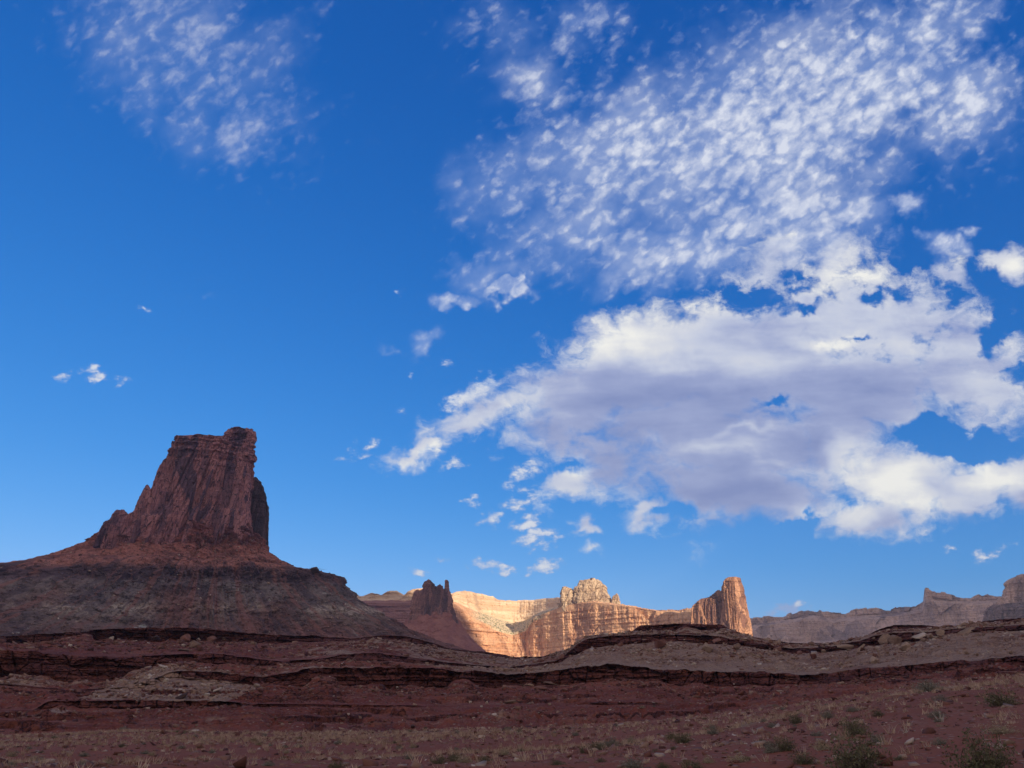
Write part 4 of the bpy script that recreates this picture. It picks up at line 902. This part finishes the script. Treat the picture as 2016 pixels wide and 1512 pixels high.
# ------------------------------------------------------------------ loose rocks
def rock_points(seed, sx=1.0, sy=1.0, sz=1.0, n=16):
    r = random.Random(seed)
    bm = bmesh.new()
    for i in range(n):
        v = Vector((r.uniform(-1, 1), r.uniform(-1, 1), r.uniform(-1, 1)))
        m = max(abs(v.x), abs(v.y), abs(v.z)); v = v / m * r.uniform(0.80, 1.0)
        bm.verts.new((v.x * sx / 2, v.y * sy / 2, v.z * sz / 2))
    res = bmesh.ops.convex_hull(bm, input=bm.verts)
    dele = [g for g in res['geom_interior'] if isinstance(g, bmesh.types.BMVert)] + [v for v in bm.verts if not v.link_faces]
    bmesh.ops.delete(bm, geom=list(set(dele)), context='VERTS')
    bmesh.ops.recalc_face_normals(bm, faces=bm.faces)
    return bm
def boulder_mesh(seed, dims, mat):
    bm = rock_points(seed, *dims)
    bmesh.ops.bevel(bm, geom=list(bm.edges), offset=0.045, segments=1, affect='EDGES')
    bmesh.ops.triangulate(bm, faces=bm.faces)
    bmesh.ops.subdivide_edges(bm, edges=bm.edges, cuts=1, use_grid_fill=True)
    r = random.Random(seed + 99)
    for v in bm.verts: v.co += Vector((r.uniform(-1, 1), r.uniform(-1, 1), r.uniform(-1, 1))) * 0.016
    me = bpy.data.meshes.new('boulder'); bm.to_mesh(me); bm.free(); me.materials.append(mat); return me
def rock_mat(name, lo, hi):
    m, t, b = mat_new(name); v = coords(t)
    oi = t.n.new('ShaderNodeObjectInfo'); rnd = oi.outputs['Random']
    v2 = t.vec('ADD', v, t.xyz(t.mul(rnd, 50.0), 0.0, 0.0))
    n = t.noise(v2, 2.0, 5, 0.65); bed = t.noise(t.vec('MULTIPLY', v2, (0.6, 0.6, 7.0)), 1.0, 3, 0.6)
    c = t.mix(t.smooth(t.mad(t.sub(n, 0.5), 0.8, rnd), 0.1, 0.9), lo, hi)
    c = t.mix(t.smooth(bed, 0.48, 0.62, 0.0, 0.45), c, t.vec('SCALE', c, scale=0.55))
    t.l.new(c, b.inputs['Base Color']); bump(t, b, t.add(n, bed), 0.08, 0.8); return m
MROCK = {'red': rock_mat('red_boulder', (0.150, 0.062, 0.050), (0.250, 0.125, 0.095)), 'tan': rock_mat('tan_boulder', (0.230, 0.150, 0.110), (0.360, 0.255, 0.185)),
         'pale': rock_mat('pale_boulder', (0.430, 0.345, 0.275), (0.560, 0.460, 0.370)), 'dark': rock_mat('dark_boulder', (0.070, 0.045, 0.042), (0.115, 0.072, 0.064))}
SHAPES = {'block': (1.0, 0.85, 0.75), 'slab': (1.0, 0.75, 0.26), 'round': (1.0, 0.9, 0.82), 'shard': (1.0, 0.42, 0.24)}
BM_ = {(s, c, k): boulder_mesh(ord(s[0]) * 131 + ord(c[0]) * 17 + k * 7, SHAPES[s], MROCK[c]) for s in SHAPES for c in MROCK for k in range(4)}

bpy.context.view_layer.update()
DG = bpy.context.evaluated_depsgraph_get()
def sight(x, y):
    """where the sight line through (x, y) meets the ground"""
    d = ray(np.array(float(x)), np.array(float(y))); d = Vector(d / np.linalg.norm(d))
    hit, loc, nrm, idx, ob, mw = SC.ray_cast(DG, Vector((0, 0, EYE)), d)
    return (loc, nrm, ob) if hit else None
RNG = random.Random(5)
def put_boulder(loc, nrm, size, shape, colr, label, group, tilt=None, sink=0.3):
    o = bpy.data.objects.new('boulder', BM_[(shape, colr, RNG.randrange(4))]); COL.objects.link(o)
    q = Vector((0, 0, 1)).rotation_difference(Vector(nrm)).slerp(Vector((1, 0, 0)).rotation_difference(Vector((1, 0, 0))), 0.35)
    e = q.to_matrix() @ Matrix.Rotation(RNG.uniform(-0.5, 0.5), 3, 'Z') @ Matrix.Rotation(RNG.uniform(-0.15, 0.15) if tilt is None else R(tilt), 3, 'Y') @ Matrix.Rotation(RNG.uniform(-0.25, 0.25), 3, 'X')
    o.rotation_euler = e.to_euler(); o.scale = (size, size, size)
    o.location = Vector(loc) + Vector(nrm) * size * (SHAPES[shape][2] / 2 - sink * 0.35)
    return tag(o, label, 'boulder', group)
HERO = [  # x, y of the foot, width in the picture, shape, colour, tilt, label
    (1748,1262,25,'block','tan',0,'tan angular boulder at the left front of the pile under the right ledge'),
    (1766,1268,26,'round','tan',0,'rounded pinkish tan boulder, biggest of the pile under the right ledge'),
    (1788,1276,18,'block','tan',0,'tan boulder just downhill of the rounded biggest one under the right ledge'),
    (1771,1279,9,'block','tan',0,'small tan rock directly below the rounded boulder of the pile'),
    (1811,1254,27,'slab','pale',-8,'long pale flat slab lying right of the rounded boulder below the right ledge'),
    (1833,1257,15,'block','tan',0,'small tan block at the right end of the long pale slab'),
    (1819,1263,11,'round','tan',0,'small round tan rock under the long pale slab'),
    (1855,1250,17,'block','tan',0,'tan block resting against the ledge, uphill of the long pale slab'),
    (1665,1274,38,'slab','tan',6,'wide flat tan slab jutting on the saddle left of the boulder pile'),
    (1694,1281,30,'slab','tan',-22,'tilted tan slab leaning between the wide flat slab and the boulder pile'),
    (1616,1275,21,'shard','dark',28,'dark slanting shard of rock on the low saddle'),
    (1622,1285,10,'block','tan',0,'small tan rock just below the dark slanting shard'),
    (1719,1306,18,'round','tan',0,'lone rounded boulder in the middle of the tan bench below the pile'),
    (1674,1302,25,'slab','tan',-18,'upper of two tilted slabs lying on the tan bench below the saddle'),
    (1670,1312,21,'slab','tan',-25,'lower of two tilted slabs lying on the tan bench below the saddle'),
    (1602,1297,14,'block','red',0,'reddish block on the bench below the dark shard'),
    (1411,1262,21,'slab','red',-12,'reddish slab wedged into the ledge below the sunlit end tower'),
    (1391,1283,23,'block','tan',20,'big split tan block standing under the ledge below the sunlit end tower'),
    (1450,1278,16,'block','tan',-20,'tan block on edge right of the big split block'),
    (1450,1287,15,'slab','pale',5,'pale flat stone lying below the tan block on edge'),
    (1530,1282,15,'round','red',0,'rounded reddish boulder on the slope midway along the right ledge'),
    (1575,1288,11,'block','red',0,'small reddish block right of the rounded reddish boulder'),
    (1903,1245,32,'slab','tan',-30,'long tan slab sloping up to the ledge near the right skyline'),
    (1107,1297,15,'block','red',0,'reddish block with a pointed top below the sunlit cliff, on the saddle slope'),
    (1171,1277,11,'slab','red',0,'flat reddish stone under the left end of the stepped ledge'),
    (1223,1272,13,'block','red',0,'reddish block half buried below the stepped ledge'),
    (1248,1286,16,'slab','pale',0,'pale flat slab on the bench below the stepped ledge'),
    (1301,1276,26,'block','red',0,'largest squarish block fallen from the stepped ledge'),
    (1063,1357,32,'slab','red',-30,'long reddish slab tilted steeply in the gully under the middle cliff'),
    (1080,1345,22,'slab','tan',8,'tan slab lying flat at the head of the gully'),
    (1043,1348,19,'shard','tan',4,'thin tan shard left of the flat slab at the head of the gully'),
    (1025,1375,31,'slab','red',-32,'broad reddish slab sliding down the middle of the gully'),
    (1004,1382,27,'shard','tan',-30,'narrow tan slab at the foot of the gully slide'),
    (1091,1377,13,'block','red',0,'reddish block right of the broad sliding slab'),
    (1112,1357,15,'slab','red',-10,'reddish slab right of the steeply tilted one'),
    (1140,1350,17,'slab','red',-8,'flat reddish slab tucked under the middle cliff, right of the gully'),
    (1041,1386,15,'slab','tan',-12,'tan slab below the broad sliding slab'),
    (959,1385,8,'block','pale',0,'chunky pale block left of the gully foot'),
    (926,1384,6,'block','pale',0,'small pale block farther left of the gully foot'),
    (973,1407,11,'slab','pale',0,'pale slab on the red slope straight below the gully'),
    (1060,1403,10,'shard','pale',-20,'pale leaning shard on the red slope right of the pale slab'),
    (789,1371,11,'block','red',0,'squarish red block alone on the slope under the left part of the middle cliff'),
    (811,1433,11,'block','dark',0,'dark block at the slope foot beside the flat'),
    (837,1403,13,'slab','red',-12,'red slab on the lower slope above the dark block'),
    (321,1313,19,'slab','pale',-18,'bright pale slab at the top of the tan debris fan'),
    (363,1306,10,'shard','pale',-60,'pale shard standing upright at the top of the tan debris fan'),
    (328,1342,9,'block','pale',30,'bright pale chip in the middle of the tan debris fan'),
    (356,1373,29,'slab','dark',0,'large dark flat slab at the bottom edge of the tan debris fan'),
    (267,1345,15,'slab','tan',-25,'slanting tan slab on the left side of the debris fan'),
    (309,1377,13,'slab','tan',0,'flat tan slab left of the large dark one on the debris fan'),
    (420,1360,11,'block','red',0,'red block on the right side of the debris fan'),
    (378,1328,17,'slab','red',0,'red slab under the thin dark ledge right of the fan top'),
    (338,1274,15,'slab','pale',-20,'pale slanting slab on the red bench below the butte'),
    (361,1281,23,'slab','tan',0,'broad tan slab in the rock heap on the bench below the butte'),
    (381,1275,21,'block','tan',0,'tan block crowning the rock heap on the bench below the butte'),
    (394,1281,15,'block','red',0,'red block at the right of the rock heap below the butte'),
    (219,1260,10,'block','pale',-20,'pale block on the dark ledge under the left flank of the butte'),
    (203,1266,7,'slab','pale',0,'small pale slab left of the pale block on the dark ledge'),
    (309,1261,16,'block','dark',0,'dark block leaning on the top ledge below the butte'),
    (365,1262,21,'round','red',0,'big rounded red block set in the top ledge, left of its twin'),
    (411,1262,19,'round','red',0,'big rounded red block set in the top ledge, right of its twin'),
    (653,1309,12,'slab','tan',-30,'tan slab leaning at the left of the rubble above the middle cliff'),
    (671,1311,13,'slab','pale',-38,'pale slab leaning in the middle of the rubble above the middle cliff'),
    (688,1303,14,'slab','tan',-20,'tan slab highest in the rubble above the middle cliff'),
    (621,1127,19,'block','dark',0,'lone dark boulder perched on the rim of the butte shoulder'),
]
for x, y, w, shp, colr, tl, lab in HERO:
    h = sight(x, y)
    if h is None: continue
    put_boulder(h[0], h[1] if h[1].z > 0.35 else Vector((0, -0.5, 0.86)), 0.88 * w / FPX * h[0].length, shp, colr, lab, None, tl)
ZONES = [  # x range, y range, how many, sizes in the picture, colours, words
    ((1160, 1560), (1252, 1300), 46, (4, 10), ('red', 'tan', 'red'), 'fallen from the stepped ledge below the sunlit cliff', 'rocks under the stepped ledge'),
    ((1560, 2010), (1250, 1300), 40, (4, 11), ('tan', 'tan', 'red'), 'scattered on the tan bench round the boulder pile', 'rocks round the boulder pile'),
    ((620, 1500), (1345, 1425), 70, (3, 9), ('red', 'red', 'tan', 'pale'), 'scattered on the red slope under the middle cliff', 'rocks on the red slope'),
    ((180, 560), (1305, 1380), 46, (3, 9), ('tan', 'red', 'pale'), 'scattered on the debris fan', 'rocks on the debris fan'),
    ((0, 620), (1255, 1285), 36, (3, 9), ('red', 'tan', 'pale'), 'lying along the ledges at the foot of the butte', 'rocks at the foot of the butte'),
    ((1500, 1900), (1330, 1400), 26, (3, 9), ('red', 'tan'), 'at the foot of the right end of the middle cliff', 'rocks at the cliff foot'),
    ((140, 640), (1128, 1235), 34, (4, 9), ('dark', 'red', 'tan'), 'resting on the grey scree of the butte', 'rocks on the butte scree'),
]
for (x0, x1), (y0, y1), n, (w0, w1), cols, words, grp in ZONES:
    for i in range(n):
        h = sight(RNG.uniform(x0, x1), RNG.uniform(y0, y1))
        if h is None or h[1].z < 0.25: continue
        w = w0 + (w1 - w0) * RNG.random() ** 2.2
        c = RNG.choice(cols); shp = RNG.choice(('block', 'slab', 'slab', 'shard', 'round'))
        put_boulder(h[0], h[1], 0.85 * w / FPX * h[0].length, shp, c, {'red': 'reddish', 'tan': 'tan', 'pale': 'pale', 'dark': 'dark'}[c] + {'block': ' angular rock ', 'slab': ' flat slab ', 'shard': ' thin shard ', 'round': ' rounded rock '}[shp] + words, grp)

# ------------------------------------------------------------------ rubble and gravel nobody could count
def stone_field(name, pts, sizes, tones, seed, mat):
    r = np.random.default_rng(seed); tm = []
    for k in range(8):
        bm = rock_points(3000 + k, 1.0, 0.8, (0.3, 0.45, 0.7, 0.28)[k % 4], 11); bmesh.ops.triangulate(bm, faces=bm.faces)
        bm.verts.index_update()
        tm.append((np.array([v.co[:] for v in bm.verts]), np.array([[v.index for v in f.verts] for f in bm.faces]))); bm.free()
    V, F, T = [], [], []; off = 0
    kind = r.integers(0, 8, len(pts)); an = r.uniform(0, 6.28, len(pts)); ti = r.normal(0, 0.25, (len(pts), 2))
    for p, s, t_, k, a, tt in zip(pts, sizes, tones, kind, an, ti):
        v, f = tm[k]; c_, s_ = math.cos(a), math.sin(a)
        q = np.stack([v[:, 0] * c_ - v[:, 1] * s_, v[:, 0] * s_ + v[:, 1] * c_, v[:, 2] + v[:, 0] * tt[0] + v[:, 1] * tt[1]], -1) * s + p
        V.append(q); F.append(f + off); T.append(np.full(len(v), t_)); off += len(v)
    V, F, T = np.concatenate(V), np.concatenate(F), np.concatenate(T)
    me = bpy.data.meshes.new(name); me.vertices.add(len(V)); me.vertices.foreach_set('co', V.astype(np.float32).ravel())
    me.loops.add(F.size); me.loops.foreach_set('vertex_index', F.astype(np.int32).ravel())
    me.polygons.add(len(F)); me.polygons.foreach_set('loop_start', np.arange(0, F.size, 3, dtype=np.int32))
    a = me.attributes.new('tone', 'FLOAT', 'POINT'); a.data.foreach_set('value', T.astype(np.float32))
    me.update(calc_edges=True); me.materials.append(mat)
    o = bpy.data.objects.new(name, me); COL.objects.link(o); return tag(o, kind='stuff')
mst, t_, b_ = mat_new('loose_stones')
tn = attr(t_, 'tone')
t_.l.new(t_.ramp(tn, [(0.0, (0.085, 0.040, 0.036)), (0.35, (0.190, 0.085, 0.066)), (0.7, (0.290, 0.190, 0.140)), (0.9, (0.40, 0.30, 0.23)), (1.0, (0.52, 0.43, 0.35))]), b_.inputs['Base Color'])
wgt = SLh * np.where(rowq == 0, 0.55, 1.0) * (0.25 + 1.2 * rocky) * (0.6 + 0.9 * rowt)
inview = (np.abs(AZh) < R(35.5))
wgt = (wgt * inview * DDh).ravel(); wgt /= wgt.sum()
pick = rng.choice(wgt.size, 24000, p=wgt)
Xh, Yh = DDh * np.sin(AZh), DDh * np.cos(AZh)
pts = np.stack([Xh.ravel()[pick], Yh.ravel()[pick], ZZh.ravel()[pick]], -1); dd_ = DDh.ravel()[pick]
sz_ = np.clip(rng.lognormal(-0.58, 0.58, len(pick)), 0.2, 2.2) * dd_ / 230
tn_ = np.clip(0.30 + 0.35 * tan_.ravel()[pick] + rng.normal(0, 0.2, len(pick)), 0, 1)
bpk = rng.choice(np.arange(20, 300), 7000), rng.choice(np.arange(0, 900), 7000)      # blocks shed by the butte on to its scree
bp_ = P3[bpk[0], bpk[1]]; bsz = np.clip(rng.lognormal(0.45, 0.5, 7000), 0.9, 6.0)
zz_ = yq[bpk[0]]
btn = np.clip(np.where(zz_ < 1118, 0.42, np.where(zz_ < 1150, 0.12, np.where(zz_ < 1195, 0.28, 0.5))) + rng.normal(0, 0.30, 7000), 0, 1)
pts = np.concatenate([pts, bp_]); sz_ = np.concatenate([sz_, bsz]); tn_ = np.concatenate([tn_, btn])
stone_field('rubble', pts, sz_, tn_, 77, mst)
ng = 13000
ga = rng.uniform(-R(36), R(36), ng); gd = 9 + 105 * rng.random(ng) ** 1.3
gz = ground_height(ga, gd)
stone_field('gravel', np.stack([gd * np.sin(ga), gd * np.cos(ga), gz], -1), np.clip(rng.lognormal(-2.75, 0.65, ng), 0.03, 0.28) * (0.6 + gd / 40), np.clip(rng.normal(0.45, 0.25, ng), 0, 1), 78, mst)

# ------------------------------------------------------------------ desert plants
def leaf_mat(name, a, b2, attrn='tone'):
    m, t, b = mat_new(name); tn = attr(t, attrn); oi = t.n.new('ShaderNodeObjectInfo')
    c = t.mix(tn, a, b2); c = t.mix(t.mul(oi.outputs['Random'], 0.35), c, t.vec('SCALE', c, scale=0.6))
    t.l.new(c, b.inputs['Base Color']); b.inputs['Roughness'].default_value = 0.85; return m
def tri_mesh(name, V, F, T, mat):
    V, F = np.array(V, np.float32), np.array(F, np.int32)
    me = bpy.data.meshes.new(name); me.vertices.add(len(V)); me.vertices.foreach_set('co', V.ravel())
    n = F.shape[1]; me.loops.add(F.size); me.loops.foreach_set('vertex_index', F.ravel())
    me.polygons.add(len(F)); me.polygons.foreach_set('loop_start', np.arange(0, F.size, n, dtype=np.int32))
    a = me.attributes.new('tone', 'FLOAT', 'POINT'); a.data.foreach_set('value', np.array(T, np.float32))
    me.update(calc_edges=True); me.materials.append(mat); return me
def blades(r, n, spread, hmin, hmax, width, curl, segs=3, origin=0.0, up=0.5):
    """thin curved blades or twigs fanning out of a crown; width of the plant about 1"""
    V, F, T, tips = [], [], [], []
    for i in range(n):
        a = r.uniform(0, 6.283); el = math.acos(1 - r.random() * (1 - math.cos(spread)))
        ln = r.uniform(hmin, hmax); d = Vector((math.cos(a) * math.sin(el), math.sin(a) * math.sin(el), math.cos(el)))
        p = Vector((r.uniform(-1, 1) * origin, r.uniform(-1, 1) * origin, 0)); side = d.cross(Vector((r.uniform(-1, 1), r.uniform(-1, 1), r.uniform(-1, 1)))).normalized()
        b0 = len(V); tv = r.random(); w = width * r.uniform(0.6, 1.3)
        for k in range(segs + 1):
            f = k / segs; ww = w * (1 - 0.85 * f)
            V += [tuple(p + side * ww), tuple(p - side * ww)]; T += [tv, tv]
            if k < segs:
                p = p + d * (ln / segs); d = (d + Vector((r.uniform(-1, 1), r.uniform(-1, 1), r.uniform(-0.8, 0.8) - curl)) * 0.28).normalized()
                F.append((b0 + 2 * k, b0 + 2 * k + 1, b0 + 2 * k + 3, b0 + 2 * k + 2))
            if k >= 1: tips.append((p.copy(), d.copy()))
    return V, F, T, tips
MTWIG = leaf_mat('bark_twigs', (0.13, 0.10, 0.085), (0.24, 0.19, 0.15))
MLEAF = {'green': leaf_mat('olive_leaves', (0.085, 0.085, 0.045), (0.190, 0.175, 0.095)), 'grey': leaf_mat('grey_green_leaves', (0.155, 0.155, 0.115), (0.30, 0.29, 0.215)), 'straw': leaf_mat('straw_leaves', (0.26, 0.205, 0.125), (0.46, 0.385, 0.25))}
def shrub_meshes(kind, seed):
    r = random.Random(seed)
    tw = blades(r, 130, 1.35, 0.30, 0.58, 0.006, 0.1, 4, 0.08)
    V, F, T = [], [], []
    per = {'green': 3, 'grey': 3, 'straw': 2}[kind]
    for p, d in tw[3]:
        for q in range(per):
            c = p + Vector((r.uniform(-1, 1), r.uniform(-1, 1), r.uniform(-1, 1))) * 0.05
            if c.z < 0.01: c.z = 0.01
            a = Vector((r.uniform(-1, 1), r.uniform(-1, 1), r.uniform(0, 1))).normalized() * r.uniform(0.018, 0.042)
            b = a.cross(Vector((r.uniform(-1, 1), r.uniform(-1, 1), r.uniform(-1, 1)))).normalized() * r.uniform(0.006, 0.014)
            b0 = len(V); V += [tuple(c - a), tuple(c + b), tuple(c + a), tuple(c - b)]; T += [r.random()] * 4; F.append((b0, b0 + 1, b0 + 2, b0 + 3))
    return tri_mesh('twigs', tw[0], tw[1], tw[2], MTWIG if kind != 'straw' else MLEAF['straw']), tri_mesh('foliage', V, F, T, MLEAF[kind])
SHM = {(k, i): shrub_meshes(k, 100 * i + ord(k[0])) for k in ('green', 'grey', 'straw') for i in range(4)}
def put_shrub(loc, w, h, kind, label, group=None):
    tw, fo = SHM[(kind, RNG.randrange(4))]
    o = bpy.data.objects.new('shrub', tw); COL.objects.link(o)
    o.location = loc - Vector((0, 0, 0.02)); o.rotation_euler = (0, 0, RNG.uniform(0, 6.28)); o.scale = (w, w, h / 0.58)
    f = bpy.data.objects.new('foliage', fo); COL.objects.link(f); f.parent = o
    return tag(o, label, 'shrub', group)
SHRUBS = [  # x, y of the foot, width, height in the picture, kind, label
    (1688,1516,92,62,'green','largest dark bush at the bottom edge, left of the other big one'),
    (1941,1520,88,62,'green','big dark bush in the bottom right corner'),
    (1684,1448,46,32,'green','rounded olive bush alone on the red slope, above the largest bottom bush'),
    (1828,1362,44,21,'grey','dense grey-green bush high on the slope under the cliff'),
    (1972,1390,56,26,'green','wide olive bush high on the slope by the right edge'),
    (1852,1383,24,14,'grey','small grey bush just below the dense grey-green one'),
    (1844,1413,28,14,'grey','low grey bush behind the largest bleached dry plant'),
    (1566,1425,27,19,'green','small olive bush at the foot of the cliff slope, left of the rounded one'),
    (1630,1414,24,14,'grey','grey bush upslope between two small olive ones'),
    (1677,1401,23,10,'grey','flat grey bush upslope of the rounded olive bush'),
    (1729,1410,20,12,'green','small dark bush upslope and right of the rounded olive bush'),
    (1345,1463,34,19,'green','dark bush at the left end of the grassy streak on the right slope'),
    (1404,1446,21,14,'grey','grey-green bush right above the dark one on the grassy streak'),
    (1322,1458,24,16,'green','dark bush touching the left side of the dark one on the streak'),
    (1521,1432,26,10,'grey','low spreading grey bush on the crest of the near slope'),
    (1545,1478,40,26,'green','olive bush in the grass streak near the bottom, right of a paler one'),
    (1517,1482,26,22,'grey','pale grey bush pressed against the olive one in the grass streak'),
    (1455,1500,42,18,'straw','pale straw coloured bush near the bottom left of the grass streak'),
    (1394,1502,24,16,'straw','small straw coloured bush near the bottom edge'),
    (1608,1449,24,10,'grey','flat grey bush between the crest and the straw clumps'),
    (1654,1457,22,12,'straw','straw clump just left below the rounded olive bush'),
    (1620,1476,34,20,'straw','larger straw clump downhill of the flat grey bush'),
    (1583,1504,46,22,'green','dark low bush at the bottom edge with straw tips beside it'),
    (1972,1444,46,20,'straw','pale spreading bush by the right edge, above the corner bush'),
    (1851,1466,26,13,'grey','grey bush above and left of the corner bush'),
    (1729,1462,26,18,'grey','brownish grey bush above the right side of the largest bottom bush'),
    (1361,1513,38,18,'green','dark bush cut by the bottom edge, right of centre'),
    (1174,1477,34,16,'green','olive bush in the middle of the wash, left of its twin'),
    (1205,1471,32,18,'grey','grey-green bush in the middle of the wash, right of its twin'),
    (1148,1483,16,14,'green','small dark bush at the end of the straw grass in the wash'),
    (1247,1513,48,22,'grey','grey bush at the bottom edge below the wash'),
    (1306,1512,26,14,'green','small dark bush at the bottom edge beside the grey one'),
    (1244,1463,18,11,'grey','small grey bush right of the pair in the wash'),
    (1096,1506,28,12,'green','low dark bush at the bottom edge under the straw grass'),
    (865,1504,32,18,'green','olive bush in the grass band left of centre'),
    (893,1499,27,14,'green','smaller olive bush right beside the one left of centre'),
    (955,1501,26,14,'green','olive bush nearest the straw tussock in the grass band'),
    (914,1502,36,17,'straw','pale straw bush between the olive ones in the grass band'),
    (664,1514,30,14,'green','dark bush at the bottom edge far left of centre'),
    (1023,1443,11,10,'green','tiny green bush alone at the foot of the red slope'),
    (994,1487,22,16,'straw','tall straw tussock in the middle of the grass band'),
    (500,1460,14,7,'green','small dark bush on the flat, left of centre'),
    (240,1471,16,7,'green','small dark bush far out on the flat at the left'),
]
for x, y, w, h, kind, lab in SHRUBS:
    s = sight(x, min(y, 1511))
    if s is None: continue
    k = s[0].length / FPX * 1.08
    p = s[0]
    if y > 1511:                                            # rooted a little nearer than the picture's lower edge
        dn = math.hypot(p.x, p.y) * (1 - (y - 1511) * 0.0045); a_ = math.atan2(p.x, p.y)
        p = Vector((dn * math.sin(a_), dn * math.cos(a_), float(ground_height(a_, dn))))
    put_shrub(p, w * k, h * k, kind, lab)
for i in range(150):
    x = RNG.uniform(0, 2016)
    y = RNG.uniform(1425, 1508) if x < 1250 else RNG.uniform(1360, 1508)
    s = sight(x, y)
    if s is None or (s[2].name.startswith('hills') and RNG.random() < 0.6): continue
    kind = RNG.choice(('grey', 'grey', 'straw', 'straw', 'green')); w = RNG.uniform(6, 17) * (0.6 + (y - 1360) / 190)
    k = s[0].length / FPX
    zone = 'the near red slope' if x > 1250 else 'the flat before the ledges'
    put_shrub(s[0], w * k, w * k * RNG.uniform(0.45, 0.65), kind, {'grey': 'low grey-green', 'straw': 'low straw coloured', 'green': 'low dark green'}[kind] + ' bush dotted among others on ' + zone, kind + ' bushes on ' + zone)

# bleached dry plants with broad upright leaves
MDRY = leaf_mat('bleached_leaves', (0.42, 0.37, 0.30), (0.62, 0.56, 0.47))
def dry_mesh(seed):
    r = random.Random(seed); v, f, t, _ = blades(r, 13, 1.0, 0.45, 0.95, 0.045, -0.35, 4, 0.10); return tri_mesh('dry_plant', v, f, t, MDRY)
DRY = [dry_mesh(900 + i) for i in range(3)]
for x, y, w, lab in [(1851,1421,24,'largest bleached dry plant, on the right slope before a low grey bush'), (1783,1443,15,'bleached dry plant upright on the slope, left of two small ones'), (1818,1441,10,'left of two small bleached plants side by side'), (1833,1441,11,'right of two small bleached plants side by side'),
                     (1757,1460,12,'small bleached plant between the rounded olive bush and the slope bottom'), (1966,1474,24,'bleached forked plant above the corner bush'), (1943,1467,13,'small bleached plant left of the forked one'), (1486,1444,15,'bleached plant on the crest of the near slope, by a low bush'), (1686,1464,15,'bleached plant just under the rounded olive bush'), (1612,1478,12,'bleached plant in the straw clump')]:
    s = sight(x, y)
    if s is None: continue
    o = bpy.data.objects.new('dry_plant', RNG.choice(DRY)); COL.objects.link(o); k = s[0].length / FPX * w
    o.location = s[0] - Vector((0, 0, 0.02)); o.scale = (k, k, k * 0.9); o.rotation_euler = (0, 0, RNG.uniform(0, 6.28)); tag(o, lab, 'dry plant')

# grass: thousands of straw tufts along the wash and over the flat
def grass_field():
    n = 110000
    a = rng.uniform(-R(36), R(36), n); d = 9 + 125 * rng.random(n) ** 1.15
    db, dc = pinterp(a, GB[0], GB[1]), pinterp(a, GC[0], GC[1])
    m = np.exp(-((d - db) / (0.075 * db)) ** 2) * 1.0 + 0.30 * np.exp(-((d - dc * 0.9) / (0.11 * dc)) ** 2) * sstep(-a, -0.05, 0.1) + 0.20 * np.exp(-((d - dc * 0.62) / (0.16 * dc)) ** 2) * sstep(-a, -0.12, 0.1) + 0.10
    clump = sstep(fbm(d * np.sin(a) / 4.5, d * np.cos(a) / 2.5, 0, 4, 0.6, 991), 0.0, 0.28)
    ok = (rng.random(n) < m * (0.15 + 0.85 * clump) * np.clip(d / 60, 0.25, 1)) & (d < dc)
    a, d = a[ok], d[ok]
    x, y, z = d * np.sin(a), d * np.cos(a), ground_height(a, d)
    N = len(a); nb = 14
    hgt = rng.uniform(0.12, 0.34, N) * (0.7 + 0.6 * rng.random(N)) * np.clip(0.42 + d / 75, 0.5, 1.15)
    ang = rng.uniform(0, 6.283, (N, nb)); lean = rng.uniform(0.15, 0.9, (N, nb)); hh = hgt[:, None] * rng.uniform(0.6, 1.1, (N, nb))
    bx = x[:, None] + rng.normal(0, 0.05, (N, nb)); by = y[:, None] + rng.normal(0, 0.05, (N, nb)); bz = np.broadcast_to(z[:, None] - 0.02, (N, nb))
    w = (0.006 + d * 0.00022)[:, None] * np.ones((N, nb)); wa = rng.uniform(0, 6.283, (N, nb))
    tip = np.stack([bx + np.cos(ang) * lean * hh, by + np.sin(ang) * lean * hh, bz + hh], -1)
    l = np.stack([bx - np.cos(wa) * w, by - np.sin(wa) * w, bz], -1); r_ = np.stack([bx + np.cos(wa) * w, by + np.sin(wa) * w, bz], -1)
    V = np.stack([l, r_, tip], 2).reshape(-1, 3); F = np.arange(len(V)).reshape(-1, 3)
    T = np.repeat(np.clip(rng.normal(0.5, 0.3, N), 0, 1), nb * 3)
    me = tri_mesh('grass', V, F, T, leaf_mat('dry_grass', (0.34, 0.225, 0.150), (0.64, 0.480, 0.350)))
    o = bpy.data.objects.new('grass', me); COL.objects.link(o); tag(o, kind='stuff'); return N
print('grass tufts', grass_field())
shade_cloud(-3500, 1855, 2395, 7500, 2000, 1001)
shade_cloud(2570, 5000, 2600, 7200, 2000, 1011)
HAZE = 6.0e-5
# ------------------------------------------------------------------ thin desert air
hm = bpy.data.materials.new('thin_air'); hm.use_nodes = True
ht = NT(hm.node_tree); ht.n.clear()
ho = ht.n.new('ShaderNodeOutputMaterial'); hv = ht.n.new('ShaderNodeVolumePrincipled')
hv.inputs['Color'].default_value = (0.66, 0.78, 1.0, 1); hv.inputs['Density'].default_value = HAZE
hv.inputs['Anisotropy'].default_value = 0.0
ht.l.new(hv.outputs[0], ho.inputs['Volume'])
bmh = bmesh.new(); bmesh.ops.create_cube(bmh, size=1.0)
meh = bpy.data.meshes.new('haze'); bmh.to_mesh(meh); bmh.free(); meh.materials.append(hm)
haze = bpy.data.objects.new('haze', meh); COL.objects.link(haze); tag(haze, kind='stuff')
haze.scale = (25000, 25000, 720); haze.location = (0, 0, 290)
